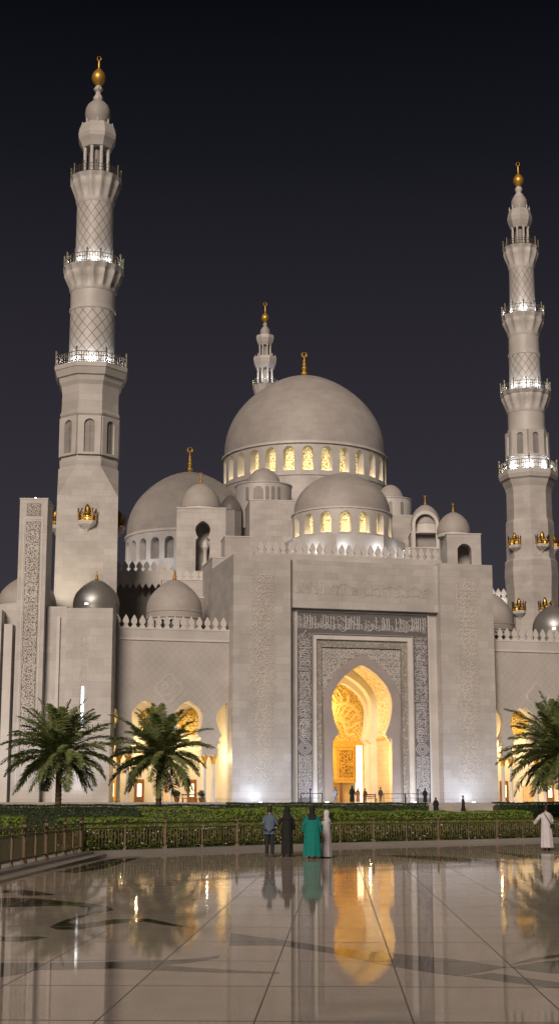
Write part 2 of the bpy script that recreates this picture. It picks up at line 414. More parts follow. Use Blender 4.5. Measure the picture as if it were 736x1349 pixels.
inl = [c1([(-20, 377), (200, 376), (400, 372), (520, 365), (580, 357), (575, 365), (500, 376), (430, 383), (520, 390), (640, 397), (736, 401), (736, 405), (600, 403), (450, 398), (300, 392), (100, 395), (60, 405), (-20, 418)]),
       c1([(608, 298), (736, 315), (886, 338), (1036, 352), (1186, 366), (1336, 388), (1276, 400), (1206, 412), (1116, 400), (986, 378), (876, 352), (736, 331), (604, 331)]),
       c2([(600, 388), (680, 375), (780, 366), (780, 409), (700, 403), (640, 395)]), c2([(480, 412), (560, 403), (640, 415), (780, 434), (780, 450), (620, 430)]),
       c2([(600, 384), (660, 365), (780, 348), (780, 355), (670, 371)]),
       c1([(-20, 205), (90, 207), (170, 214), (240, 220), (290, 229), (300, 237), (270, 244), (228, 247), (233, 232), (180, 226), (90, 228), (-20, 230)]),
       c1([(228, 248), (175, 262), (130, 282), (150, 289), (200, 290), (300, 274), (380, 268), (440, 278), (505, 285), (440, 270), (390, 260), (300, 262), (205, 275), (180, 270), (250, 246)]),
       c1([(-20, 185), (60, 184), (110, 190), (150, 197), (130, 199), (60, 200), (40, 192), (-20, 193)]), c1([(-20, 308), (110, 307), (125, 311), (60, 321), (-20, 319)]),
       c1([(150, 138), (230, 118), (300, 100), (350, 96), (380, 97), (330, 112), (270, 130), (200, 140)]), c1([(60, 142), (160, 128), (230, 112), (300, 98), (250, 98), (150, 118), (50, 138)]),
       c2([(560, 84), (640, 92), (780, 100), (780, 112), (640, 100)]), c2([(250, 92), (420, 96), (560, 108), (640, 112), (540, 116), (400, 106)])]
bm = bmesh.new()
for q in inl:
    g = [gnd(x, y, .001) for x, y in q]; vs = [bm.verts.new(p) for p in g]
    for t in tessellate_polygon([g]):
        try: bm.faces.new([vs[i] for i in t])
        except ValueError: pass
for f in bm.faces:
    f.normal_update()
    if f.normal.z < 0: f.normal_flip()
me = bpy.data.meshes.new('floor_inlay'); bm.to_mesh(me); bm.free(); me.materials.append(INLAY)
o = bpy.data.objects.new('floor_inlay', me); COL.objects.link(o); struct(o)
# kerb following the fence
def offs(pts, d):
    out = []
    for i, p in enumerate(pts):
        a = pts[max(i-1, 0)]; b = pts[min(i+1, len(pts)-1)]; t = (b-a); t.z = 0; t.normalize(); n = Vector((-t.y, t.x, 0))
        out.append(p+n*d)
    return out
bm = bmesh.new()
for d0, d1, zt in ((-.42, .42, KH), (-.9, -.4205, KH*.45)):
    A, Bv = offs(line, d0), offs(line, d1)
    sec = [[bm.verts.new((a.x, a.y, -.02)), bm.verts.new((a.x, a.y, zt)), bm.verts.new((b.x, b.y, zt)), bm.verts.new((b.x, b.y, -.02))] for a, b in zip(A, Bv)]
    for s, t in zip(sec, sec[1:]):
        for k in range(3): bm.faces.new((s[k], s[k+1], t[k+1], t[k]))
struct(finish(bm, 'kerb', KERB))
# garden
bm = bmesh.new(); gl = [(p.x, p.y) for p in offs(line, .40)]+[(120, 164), (-120, 164), (-120, 30)]
vs = [bm.verts.new((x, y, .10)) for x, y in gl]
for t in tessellate_polygon([[Vector((x, y, 0)) for x, y in gl]]): bm.faces.new([vs[i] for i in t])
for f in bm.faces:
    f.normal_update()
    if f.normal.z < 0: f.normal_flip()
me = bpy.data.meshes.new('garden_lawn'); bm.to_mesh(me); bm.free(); me.materials.append(GRASS)
o = bpy.data.objects.new('garden_lawn', me); COL.objects.link(o); struct(o)
# podium with steps
pod = bpy.data.objects.new('podium', None); COL.objects.link(pod); pod.location = (G.X, G.Y, 0); pod.rotation_euler.z = G.t; struct(pod)
bxs = [(-80, 90, -7.0-.38*k, (120 if k == 0 else -7.0-.38*(k-1)-.002), -.05, PZ-.17*k) for k in range(12)]
o = B('podium_steps', stone('podium_stone', base=(.50, .47, .44), kind='blocks'), pod, *bxs); struct(o)

# ------------------------------------------------------------------ gateway
gw = thing('entrance_gateway', 'monumental white marble gateway with a huge lit horseshoe arch framed by grey calligraphy', 'gateway', (G.X, G.Y, 0), G.t)
ZT = (G.z(0, 305, 727)+G.z(0, 647.5, 747))/2
uL = G.u(0, 383, 900); uR0 = G.u(0, 583.5, 1000); uR1 = G.u(0, 656, 1050)
VP = 1.5
TD = 16
for a, b in ((0, uL), (uR0, uR1)):
    t = B('tower', MB, gw, (a, b, 0, TD, PZ-.3, ZT))
    B('base_course', stone('base_course_stone', base=(.55, .53, .52)), t, (a-.04, b+.04, -.05, TD, PZ-.25, PZ+.55))
    mid = (a+b)/2; pw = 1.35
    bm = bmesh.new(); zt, zb = G.z(0, 340, 756), G.z(0, 340, 1030)
    prism(bm, rect(mid-pw*1.05, mid+pw*1.05, zb, zt), [], -.012, .02)
    finish(bm, 'relief_ground', stone('relief_ground_stone', kind='plain', base=(.53, .495, .455)), t)  # darker ground colour stands in for shade between the raised scrolls
    bm = bmesh.new(); scrolls(bm, mid-pw, mid+pw, zb, zt, .55, -.012, .06, .045, seed=11)
    scrolls(bm, mid-pw*.6, mid+pw*.6, zb, zt, 1.3, -.012, .09, .06, seed=12)
    finish(bm, 'relief_scrollwork', MT, t)
zl = G.z(.4, 480, 803); uF0, uF1 = G.u(VP, 391, 900), G.u(VP, 566, 1000)
pr = B('upper_wall', MB, gw, (uL, uR0, .7, TD-.5, zl, ZT-.25))
bm = bmesh.new(); a, b = uL+.6, uR0-.6
script(bm, lambda s, h: (a+s, zl+1.25+h), b-a, 2.0, .7, .06, .05, seed=5); finish(bm, 'faint_inscription', MB, pr)
# portal wall with the inner frame opening
zf = G.z(VP, 391, 805); zf = (zf+G.z(VP, 560, 811))/2
AC = G.u(VP+.6, 477.5, 960)
sc = mpp(477, 960, 175)
zap = G.z(VP+.6, 476, 869.5); 
zAp, zW, zPi = G.z(VP+.6, 476, 876), G.z(VP+.6, 476, 926), G.z(VP+.6, 476, 966)
hwA, pinA, jmb = 41.5*sc/.985, 31.5*sc/.985, 40.5*sc/.985
bandS = 21*sc*1.03; bandT = 29*sc
inner0, inner1, innerZ = uF0+bandS, uF1-bandS, zf-bandT
wall_o = [(uL, PZ), (inner0, PZ), (inner0, innerZ), (inner1, innerZ), (inner1, PZ), (uR0, PZ), (uR0, zl), (uL, zl)]
PR('portal_wall', MP, gw, wall_o, [], VP, VP+1.2)
# grey calligraphy frame
fr = PR('calligraphy_frame', MG, gw, [(uF0, PZ), (inner0-.05, PZ), (inner0-.05, innerZ+.05), (inner1+.05, innerZ+.05), (inner1+.05, PZ), (uF1, PZ), (uF1, zf), (uF0, zf)], [], VP-.012, VP+.05)
PR('frame_moulding', MT, fr, [(uF0-.18, PZ), (uF0, PZ), (uF0, zf), (uF1, zf), (uF1, PZ), (uF1+.18, PZ), (uF1+.18, zf+.18), (uF0-.18, zf+.18)], [], VP-.1, VP+.05)
LET = plainm('raised_letter_marble', (.58, .565, .57), .45, 0, .1)
bm = bmesh.new()
script(bm, lambda s, h: (uF0+.15+s, zf-bandT+.12+h), uF1-uF0-.2, bandT-.3, VP-.012, .07, .048, seed=21)
script(bm, lambda s, h: (uF0+.15+s, zf-bandT+.3+h*.55), uF1-uF0-.2, bandT-.5, VP-.012, .06, .036, seed=31)
hs = zf-bandT-PZ
for (x0, x1, sd) in ((uF0+.12, inner0-.15, 22), (inner1+.15, uF1-.12, 23)):
    script(bm, lambda s, h: (x1-h, PZ+7.0+s), hs-7.2, x1-x0, VP-.012, .07, .045, seed=sd)
    script(bm, lambda s, h: (x0+h, PZ+7.1+s), hs-7.3, x1-x0, VP-.012, .055, .03, seed=sd+9)
    scrolls(bm, x0, x1, PZ+.5, PZ+5.4, .5, VP-.012, .06, .032, seed=sd)
    cxm, czm = (x0+x1)/2, PZ+6.2
    for rr in (.72, .5, .28): ribbon(bm, [(cxm+rr*math.cos(a*PI/8)*(1+.12*math.cos(a*PI/2*1.0)), czm+rr*math.sin(a*PI/8)) for a in range(17)], .05, VP-.012, .06)
script(bm, lambda s, h: (uF0+.4+s, zf-bandT+.2+h*.9), uF1-uF0-.6, bandT-.4, VP-.012, .05, .03, seed=77)
for (x0, x1, sd) in ((uF0+.12, inner0-.15, 82), (inner1+.15, uF1-.12, 83)):
    scrolls(bm, x0, x1, PZ+7.2, zf-bandT, .5, VP-.012, .05, .03, seed=sd)
    scrolls(bm, x0, x1, PZ+.5, PZ+5.4, .33, VP-.012, .05, .028, seed=sd)
finish(bm, 'calligraphy', LET, fr)
# stepped inner moulding and carved panel with the arch opening
half = [(jmb, PZ), (jmb, zPi-.75), (jmb-.12, zPi-.5), (pinA+.25, zPi-.32), (pinA, zPi-.1)]+horseshoe(hwA, zPi, zW, zAp, pinA, 12)[1:]
arch = mirror(AC, half)
def frame_poly(x0, x1, z1, arch): return [(x0, PZ), (x0, z1), (x1, z1), (x1, PZ)]+arch
steps = [(inner0, inner1, innerZ, .25), (inner0+.55, inner1-.55, innerZ-.6, .55), (inner0+1.25, inner1-1.25, innerZ-1.5, .8)]
for k in range(2):
    x0, x1, z1, dv = steps[k]; X0, X1, Z1, _ = steps[k+1]
    PR('inner_moulding', MC if k == 1 else MT, gw, [(x0, PZ), (X0, PZ), (X0, Z1), (X1, Z1), (X1, PZ), (x1, PZ), (x1, z1), (x0, z1)], [], VP+dv, VP+1.3)
x0, x1, z1, dv = steps[2]
VA = VP+dv
pan = PR('spandrel_panel', MG2, gw, frame_poly(x0, x1, z1, arch), [], VA, VA+.1)
bm = bmesh.new()
offh = [(x*1.0+(.95 if True else 0)*min(1, 1), z) for x, z in half]
# archivolt: band round the opening
def offset_half(h, d):
    out = []
    for i, p in enumerate(h):
        a = h[max(i-1, 0)]; b = h[min(i+1, len(h)-1)]; tx, tz = b[0]-a[0], b[1]-a[1]; l = math.hypot(tx, tz) or 1
        out.append((p[0]+tz/l*d, p[1]-tx/l*d))
    return out
hs2 = horseshoe(hwA, zPi, zW, zAp, pinA, 12)
outer_half = [(jmb+1.0, PZ), (jmb+1.0, zPi-.4)]+[(x, z) for x, z in horseshoe(hwA+1.05, zPi-.4, zW, zAp+1.25, jmb+1.0 if jmb+1.0 < hwA+1.04 else hwA+.9, 12)[1:]]
avo = outer_half
ring = mirror(AC, avo); ring_in = list(reversed(mirror(AC, half)))
arc = PR('archivolt', ARCHG, gw, ring+ring_in, [], VA-.12, VA+.12)
scrolls(bm, x0+.1, x1-.1, PZ+9, z1-.1, .62, VA, .08, .05, avoid=mirror(AC, avo), seed=41)
scrolls(bm, x0+.1, x1-.1, PZ+9, z1-.1, .4, VA, .07, .035, avoid=mirror(AC, avo), seed=43)
bm2 = bmesh.new()
finish(bm, 'spandrel_scrollwork', MT, pan); bm2.free()
# tunnel
def tunnel(name, h, y0, y1, m, cx=AC, parent=gw, th=.25):
    bm = bmesh.new(); pts = mirror(cx, h)
    a = [bm.verts.new((x, y0, z)) for x, z in pts]; b = [bm.verts.new((x, y1, z)) for x, z in pts]
    for i in range(len(pts)-1): bm.faces.new((a[i], a[i+1], b[i+1], b[i]))
    return finish(bm, name, m, parent, True, 50)
def scale_half(k, dz=0): return [(x*k, PZ+(z-PZ)*1 if i == 0 else z+dz) for i, (x, z) in enumerate(half)]
V1 = VA+.35
rim = [(x-.0, z) for x, z in half]
tunnel('arch_rim', rim, VA+.1, V1+.6, CREAM)
wide = [(jmb+.3, PZ), (jmb+.3, zPi-.3), (hwA+.3, zPi-.2)]+pointed(hwA+.3, zW, zAp+.4, 16)
PR('rim_return', CREAM, gw, mirror(AC, wide)+list(reversed(mirror(AC, half))), [], V1+.58, V1+.7)
V2 = V1+6.2
tunnel('vault_walls', [(jmb+.3, PZ), (jmb+.3, zPi-.3)], V1+.65, V2, stone('vault_wall', base=(.62, .56, .47), bw=1.0, rh=.5)) if False else None
bm = bmesh.new()
for sx in (-1, 1): box(bm, AC+sx*(jmb+.3), AC+sx*(jmb+1.3), V1+.65, V2+5, PZ, zPi-.3)
finish(bm, 'passage_wall', stone('passage_wall_stone', base=(.60, .48, .33), bw=1.2, rh=.6, mortar=.6), gw)
tunnel('vault_soffit', [(hwA+.3, zPi-.3)]+pointed(hwA+.3, zW, zAp+.4, 16), V1+.65, V2, SOFF)
B('wall_cornice', GPAINT, gw, *[(AC+sx*(jmb+.3)-(.12 if sx > 0 else 0), AC+sx*(jmb+.3)+(.12 if sx < 0 else 0), V1+.8, V2-.25, zPi-.55, zPi-.32) for sx in (-1, 1)])
# second arch ring
h2 = [(3.3, PZ), (3.3, zPi-.9), (2.75, zPi-.45)]+horseshoe(3.4, zPi-.3, zW-.2, zAp-.7, 2.7, 12)[1:]
PR('second_arch', CREAM, gw, mirror(AC, [(jmb+1.2, PZ), (hwA+1.3, zPi)]+pointed(hwA+1.3, zW, zAp+1.6, 14))+list(reversed(mirror(AC, h2))), [], V2-.2, V2+1.2)
h3 = [(3.1, PZ), (3.1, zPi-1.0), (2.6, zPi-.5)]+horseshoe(3.1, zPi-.35, zW-.5, zAp-1.5, 2.55, 12)[1:]
PR('third_arch', CREAM, gw, mirror(AC, [(jmb+1.2, PZ), (hwA+1.3, zPi)]+pointed(hwA+1.3, zW, zAp+1.6, 14))+list(reversed(mirror(AC, h3))), [], V2+1.2, V2+2.4)
VE = V2+2.5
# glowing end wall: gilded tympanum above a carved door screen and a bright doorway
tc = (AC, zW-.6)
tp = PR('gilded_tympanum', GPAINT, gw, rect(AC-3.6, AC+3.6, zPi-1.0, zAp-1.0), [], VE, VE+.3)
bm = bmesh.new(); rnd = random.Random(9)
src = (AC-1.0, zW-1.2)
for k in range(15):
    a = R(-35+k*15); pts = []
    for i in range(9):
        r = .5+i*.38; a2 = a+.22*math.sin(i*.8+k)
        pts.append((src[0]+r*math.cos(a2), src[1]+r*math.sin(a2)))
    ribbon(bm, pts, .09, VE, .2, .13)
    for i in (2, 3, 4, 5, 6, 7, 8):
        q = pts[i]; b = a+1.0*(1 if i % 4 else -1)
        ribbon(bm, [q, (q[0]+.25*math.cos(b), q[1]+.25*math.sin(b)), (q[0]+.42*math.cos(b+.6), q[1]+.42*math.sin(b+.6))], .11, VE, .16, .04)
scrolls(bm, AC-3.0, AC+3.0, zPi-.6, zAp-1.4, .75, VE, .12, .05, seed=91)
for rr in (.45, .75): ribbon(bm, [(src[0]+rr*math.cos(a*PI/8), src[1]+rr*math.sin(a*PI/8)) for a in range(17)], .08, VE, .12)
finish(bm, 'tympanum_flowers', plainm('pale_gilding', (.86, .68, .30), .4, .15, .25), tp)
zd1 = zPi-1.0; zd0 = G.z(VE, 450, 1031)
uD0, uD1, uD2, uD3 = AC-3.2, G.u(VE, 468.5, 1000), G.u(VE, 477.5, 1000), AC+3.2
ds = B('door_screen', GPAINT, gw, (uD0, uD1, VE-.05, VE+.25, zd0, zd1), (AC-3.3, AC+3.3, VE-.15, VE+.2, zd1-.02, zd1+.35), (uD2, uD2+.28, VE-.12, VE+.2, PZ, zd1-.02))
cx0, cx1 = G.u(VE, 446, 1000), G.u(VE, 464.5, 1000)
B('screen_border', plainm('burnished_edge', (.40, .20, .04), .4, .3), ds, *[(q, q+.07, VE-.075, VE-.04, zd0+.25, zd1-.25) for q in (uD0+.12, cx0-.22, cx1+.15, uD1-.1)], (uD0+.12, uD1-.03, VE-.076, VE-.04, zd0+.25, zd0+.33), (uD0+.12, uD1-.03, VE-.076, VE-.04, zd1-.33, zd1-.25))
B('carved_inset', plainm('bronze_inset', (.12, .055, .02), .5, .2, .4), ds, (cx0, cx1, VE-.09, VE-.04, zd0+.6, zd1-.6))
bm = bmesh.new(); scrolls(bm, cx0+.05, cx1-.05, zd0+.65, zd1-.65, .42, VE-.09, .06, .045, seed=51); scrolls(bm, cx0+.05, cx1-.05, zd0+.65, zd1-.65, .7, VE-.09, .06, .04, seed=52)
for q in (0, .5, 1):
    zz = zd0+.6+(zd1-zd0-1.2)*q; ribbon(bm, [(cx0, zz), (cx1, zz)], .06, VE-.09, .07)
for q in (cx0, cx1): ribbon(bm, [(q, zd0+.6), (q, zd1-.6)], .06, VE-.09, .07)
finish(bm, 'inset_scrollwork', GPAINT, ds)
B('bright_doorway', DOORLIGHT, gw, (uD1, uD2, VE+.2, VE+.3, PZ, zd1))
B('inner_room_wall', plainm('lobby_wall', (.62, .42, .18), .5), gw, (uD0, uD1, VE+1.5, VE+1.7, PZ, zd0+.3), (uD2, uD3, VE+.1, VE+.3, PZ, zd1))
for q in (.28, .62):
    xx = uD0+(uD1-uD0)*q; B('lobby_pillar', GPAINT if q < .5 else WOOD, gw, (xx, xx+.28, VE+.1, VE+.4, PZ, zd0))
B('passage_ceiling_end', CREAM, gw, (AC-5, AC+5, VE+2, VE+2.2, PZ, zAp+2))
for (x, y, z, e) in ((AC-2.9, V1+2.2, zPi-.6, 2100), (AC+1.2, V1+.9, PZ+4.0, 520), (AC-2.0, V2+.4, zW, 700), (AC-2.0, VE-.9, zPi-2.4, 120), (AC-2.2, VE-1.3, zAp-3.6, 130), (AC-1.5, VE+1.0, PZ+2, 90)):
    lamp('POINT', (x, y, z), e, (1, .66, .25), .12, gw)
# corbel capital ledges on the jambs
for sx in (-1, 1):
    bm = bmesh.new(); prism(bm, [(AC+sx*(jmb+.02), zPi-1.2), (AC+sx*(jmb-.5), zPi-.45), (AC+sx*(jmb-.5), zPi-.25), (AC+sx*(jmb+.02), zPi-.25)], [], VA+.3, V1+.5); finish(bm, 'jamb_corbel', CREAM, gw)
# roof slab, low wall and ogee merlons on the gateway roof
B('roof_terrace', MP, gw, (.6, uR1-.6, 1.0, TD-.8, ZT-.6, ZT-.3))
def ogee(hw, h):
    return [(hw*.85, 0), (hw*.85, h*.12), (hw*.5, h*.19), (hw*.55, h*.27), (hw*.9, h*.36), (hw, h*.5), (hw*.8, h*.66), (hw*.4, h*.84), (0, h)]
def merlon_row(parent, x0, x1, y, z, pitch, hw, h, m=MT, name='merlon', th=.28, skip=None):
    n = max(1, round((x1-x0)/pitch)); pts = mirror(0, ogee(hw, h)); me = None
    for i in range(n):
        x = x0+(i+.5)*(x1-x0)/n
        if me is None:
            o = PR(name, m, parent, pts, [], -th/2, th/2); me = o.data
        else:
            o = bpy.data.objects.new(name, me); COL.objects.link(o); o.parent = parent
        o.location = (x, y, z)
vm = 5.0
uM0, uM1 = G.u(vm, 338, 720), G.u(vm, 577, 735)
zM = G.z(vm, 338, 728)
B('parapet_base', MP, gw, (uM0-.3, uM1+.3, vm-.3, vm+.35, ZT-.4, zM))
merlon_row(gw, uM0, uM1, vm, zM, .93, .36, 1.5)
for px in (343, 430.5, 545.5, 623):
    v = -2.6 if px in (343, 623) else VP-2.0
    u = G.u(v, px, 1052)
    B('ground_floodlight', WHITELAMP, gw, (u-.15, u+.15, v-.1, v+.1, PZ, PZ+.12))
    lamp('SPOT', (u, v+(1.4 if v < -1 else .9), PZ+.22), 75 if v < -1 else 70, (.80, .88, 1), .04, gw, spot_size=R(150), spot_blend=1.0, rot=(R(140), 0, 0))
    lamp('SPOT', (u, v-2.4, PZ+.2), 950 if v < -1 else 480, (.62, .76, 1), .05, gw, spot_size=R(150), spot_blend=1.0, rot=(R(125), 0, 0))

# ------------------------------------------------------------------ arcade wings
def wing(name, label, u0, u1, centres, zt, seed, pans):
    VW = 1.8
    t = thing(name, label, 'arcade', (G.X, G.Y, 0), G.t)
    zap, zw, zp, zs = G.z(VW, 193, 922), G.z(VW, 193, 943), G.z(VW, 193, 966), G.z(VW, 193, 993)
    hw, pin, low = 1.68, 1.08, 1.52
    hs = horseshoe(hw, zp, zw, zap, pin, 8)
    lob = [(low, zs), (low+.02, zs+.5)]
    for (cx, cz, r) in ((low-.12, zs+.85, .36), (pin+.12, zp-.62, .33)):
        lob += [(cx+r*math.sin(a)*.75-.05, cz-r*math.cos(a)) for a in (0, R(45), R(90), R(135), R(170))]
    lob += [(pin, zp-.1)]
    half = lob+hs[1:]
    bottom = [(u0, zs)]
    for c in sorted(centres):
        pts = list(reversed(mirror(c, half)))
        bottom += [p for p in pts if u0 < p[0] < u1]
    outline = bottom+[(u1, zs), (u1, zt), (u0, zt)]
    PR('arcade_wall', MW, t, outline, [], VW, VW+.9)
    B('cornice', MT, t, (u0, u1, VW-.14, VW+.9, zt-1.25, zt-1.05), (u0, u1, VW-.1, VW+.9, zt+.002, zt+.22))
    B('frieze', MP, t, (u0, u1, VW-.05, VW, zt-1.05, zt))
    merlon_row(t, u0+.2, u1-.2, VW+.25, zt+.22, .93, .35, 1.45)
    B('roof', MP, t, (u0, u1, VW+.9, VW+16, zt-.5, zt-.3))
    B('arcade_ceiling', CREAM, t, (u0, u1, VW+.9, VW+8, zt-2.5, zt-2.3))
    B('inner_wall', CREAM, t, (u0, u1, VW+8, VW+8.4, PZ, zt-2.3))
    B('end_wall', CREAM, t, (u0-.3, u0, VW+.9, VW+8, PZ, zt)); B('end_wall', CREAM, t, (u1, u1+.3, VW+.9, VW+8, PZ, zt))
    # archivolts: cream lining just inside each opening
    for c in centres:
        if c-hw > u0-1 and c+hw < u1+1:
            hh = [(x+.04, z) for x, z in half]; bm = bmesh.new(); pts = mirror(c, hh)
            a = [bm.verts.new((x, VW+.91, z)) for x, z in pts]; b = [bm.verts.new((x+(c-x)*.10, VW+2.0, z-.15)) for x, z in pts]
            for i in range(len(pts)-1):
                bm.faces.new((a[i], a[i+1], b[i+1], b[i]))
            finish(bm, 'arch_lining', CREAM, t, True)
    # paired columns with gilded capitals between the arches
    cs = sorted(centres); sp = cs[1]-cs[0]
    for c in [cs[0]-sp/2]+[x+sp/2 for x in cs]:
        if not (u0+.3 < c < u1-.3): continue
        for dx in (-.52, .52):
            for dy in (.45,):
                col = LA('column', MT, t, [(.30, PZ), (.30, PZ+.15), (.22, PZ+.3), (.21, zs-1.1), (.18, zs-1.05)], 14)
                col.location = (c+dx, VW+dy, 0)
                cp = LA('capital', GOLD, col, [(.2, zs-1.1), (.27, zs-1.02), (.25, zs-.9), (.30, zs-.6), (.44, zs-.3), (.48, zs-.22), (.45, zs-.05), (.45, zs-.004)], 14)
        B('impost', CREAM, t, (c-1.02, c+1.02, VW+.02, VW+.88, zs-.2, zs-.002))
    rnd = random.Random(seed)
    n = int((u1-u0)/3.2)
    for i in range(n):
        x = u0+1.6+i*3.2+rnd.uniform(-.3, .3)
        if i % 3 != 2:
            d = B('door', WOOD if i % 2 else GPAINT, t, (x-.55, x+.55, VW+7.9, VW+7.99, PZ, PZ+2.7)); B('door_glass', DOORLIGHT, d, (x-.25, x+.25, VW+7.86, VW+7.899, PZ+.7, PZ+2.2))
        else:
            B('wall_panel', plainm('tan_panel', (.55, .38, .2), .5), t, (x-.8, x+.8, VW+7.88, VW+7.99, PZ+.2, PZ+2.1))
    for (px, py, r) in pans:
        u, z = G.uz(VW+7.8, px, py)
        m = LA('gilded_medallion', GPAINT, t, [(.01, 0), (r, 0), (r, .12), (r*.92, .16), (.01, .16)], 24); m.rotation_euler = (R(90), 0, 0); m.location = (u, VW+7.9, z)
        bm = bmesh.new(); scrolls(bm, -r*.65, r*.65, -r*.65, r*.65, .6, 0, .1, .06, seed=seed); s = finish(bm, 'medallion_scrollwork', plainm('pale_gilt', (.85, .7, .35), .4), m); s.rotation_euler = (R(-90), 0, 0); s.location = (0, 0, .17)
    x = u0+2
    while x < u1-1:
        lamp('POINT', (x, VW+2.4, zs-.2), 620, (1, .74, .38), .08, t); lamp('POINT', (x+2.4, VW+6.0, zs+1.5), 420, (1, .74, .38), .08, t); x += 4.9
    # blind diamond medallion carved in the wall
    return t, VW
zW = (G.z(1.8, 151, 828)+G.z(1.8, 700, 848))/2
zW0 = G.z(1.8, 225, 830)
cA = [G.u(1.8, x, 943) for x in (193, 249)]; sp = cA[1]-cA[0]
uA0 = G.u(1.8, 146, 900)
lw, VW = wing('west_arcade', 'white marble arcade wing left of the gateway, behind two palms', uA0, -.02, [cA[0]-sp, cA[0], cA[1], cA[1]+sp], zW0, 61, [(199, 950, 1.35), (252, 952, 1.5), (155, 955, 1.3)])
u, z = G.uz(VW, 223, 908)
bm = bmesh.new()
def diamond(r): return [(u+r*math.cos(a)*(1+.13*math.cos(4*a))*.95, z+r*math.sin(a)*(1+.13*math.cos(4*a))) for a in [i*PI/16 for i in range(33)]]
for r in (1.35, 1.5): ribbon(bm, diamond(r), .05, VW, .06)
scrolls(bm, u-.9, u+.9, z-.9, z+.9, .6, VW, .06, .05, seed=4); finish(bm, 'wall_rosette', MT, lw)
cB = [G.u(1.8, x, 950) for x in (645.5, 689)]; spB = cB[1]-cB[0]
uB1 = uR1+24
rw, _ = wing('east_arcade', 'white marble arcade wing right of the gateway, cut off by the photo edge', uR1+.02, uB1, [cB[0]+spB*i for i in range(0, 6)], G.z(1.8, 700, 846), 67, [(681, 953, 1.35), (730, 956, 1.35)])
u, z = G.uz(VW, 708, 918); bm = bmesh.new()
for r in (1.3, 1.45): ribbon(bm, diamond(r), .05, VW, .06)
finish(bm, 'wall_rosette', MT, rw)

# ------------------------------------------------------------------ minarets
def profile(px0, py0, Y, lst):
    X = at(px0, py0, Y).x
    out = []
    for py, hw in lst:
        s = Y/ray(px0, py)[1]; out.append((hw*s/F, at(px0, py, Y).z))
    return X, out
def balcony(parent, ang, r, z, k, w=1.0):
    """small gilded balcony on a white tapering corbel, on the side at angle ang"""
    e = thing_child('balcony', parent, (r*math.cos(ang), r*math.sin(ang), z), ang+PI/2)
    bm = bmesh.new()
    a = [(-w*k, -.0), (-w*k, -w*.55*k), (-w*.6*k, -w*.9*k), (w*.6*k, -w*.9*k), (w*k, -w*.55*k), (w*k, 0)]
    lv_ = [(1, 0), (1.04, -.1), (.99, -.26), (.94, -.42), (.62, -.68), (.3, -.92), (.1, -1.2), (.02, -1.4)]
    R_ = [[bm.verts.new((x*f, y*f, z*k)) for x, y in a] for f, z in lv_]
    for p, q in zip(R_, R_[1:]):
        for i in range(5): bm.faces.new((p[i], p[i+1], q[i+1], q[i]))
    bm.faces.new(R_[0]); bm.faces.new(R_[-1])
    finish(bm, 'balcony_corbel', MT, e)
    bm = bmesh.new()
    for i in range(5):
        p, q = Vector((*a[i], 0)), Vector((*a[i+1], 0))
        n = max(3, int((q-p).length/(.2*k)))
        box_ = [bm.verts.new(v_) for v_ in (p+Vector((0, 0, .02)), q+Vector((0, 0, .02)), q+Vector((0, 0, .5*k)), p+Vector((0, 0, .5*k)))]; bm.faces.new(box_)
        for zz in (.06, .5, .85): tube(bm, [p+Vector((0, 0, zz*k)), q+Vector((0, 0, zz*k))], .05*k, 4)
        for j in range(n+1):
            x = p.lerp(q, j/n); tube(bm, [x, x+Vector((0, 0, .85*k))], .035*k, 4)
            if j % 2 == 0: tube(bm, [x+Vector((0, 0, .85*k)), x+Vector((0, 0, 1.0*k)), x+Vector((0, 0, 1.15*k))], [.03*k, .09*k, .01], 5)
    for i in range(6):
        x = Vector((*a[i], 0)); tube(bm, [x, x+Vector((0, 0, 1.1*k)), x+Vector((0, 0, 1.25*k)), x+Vector((0, 0, 1.45*k))], [.07*k, .06*k, .11*k, .01], 6)
    finish(bm, 'balcony_railing', GOLDD, e)
    bm = bmesh.new(); lathe(bm, [(.34*k, 0), (.34*k, 1.25*k), (.29*k, 1.6*k), (.16*k, 1.85*k), (.01, 2.0*k)], 10, cy=-.2*k); finish(bm, 'balcony_niche', GOLDD, e)
    lamp('POINT', (0, -w*.9*k, .25*k), 14*k*k, (1, .75, .4), .1, e)
def thing_child(name, parent, loc, rz):
    o = bpy.data.objects.new(name, None); COL.objects.link(o); o.parent = parent; o.location = loc; o.rotation_euler.z = rz; return o
def railing(parent, r, z, h, n, ph, k=1.0, m=None):
    bm = bmesh.new(); pts = [Vector((r*math.cos(ph+2*PI*i/n), r*math.sin(ph+2*PI*i/n), z)) for i in range(n+1)]
    for i in range(n):
        p, q = pts[i], pts[i+1]
        for zz in (.12, .55, .92):
            tube(bm, [p+Vector((0, 0, zz*h)), q+Vector((0, 0, zz*h))], .05*k, 4)
        c = max(3, int((q-p).length/.30))
        for j in range(1, c):
            x = p.lerp(q, j/c); tube(bm, [x, x+Vector((0, 0, .9*h))], .04*k, 4)
    rl = finish(bm, 'gallery_railing', m or OLIVE, parent)
    me = None
    for p in pts[:-1]:
        if me is None:
            bm = bmesh.new(); tube(bm, [(0, 0, 0), (0, 0, h*1.05), (0, 0, h*1.15), (0, 0, h*1.3), (0, 0, h*1.38)], [.11*k, .11*k, .17*k, .13*k, .01], 6)
            o = finish(bm, 'railing_post', m or OLIVE, parent); me = o.data
        else: o = bpy.data.objects.new('railing_post', me); COL.objects.link(o); o.parent = parent
        o.location = p
def gallery_lights(parent, r, z, n, e, ph=0.0):
    for i in range(n):
        a = ph-PI/2+2*PI*i/n
        lamp('POINT', (r*math.cos(a), r*math.sin(a), z+.75), e*.95, (.95, .97, 1), .04, parent)
def minaret_top(t, pr, k, lat=True):
    """pr: dict of profiles (lists of (r,z))"""
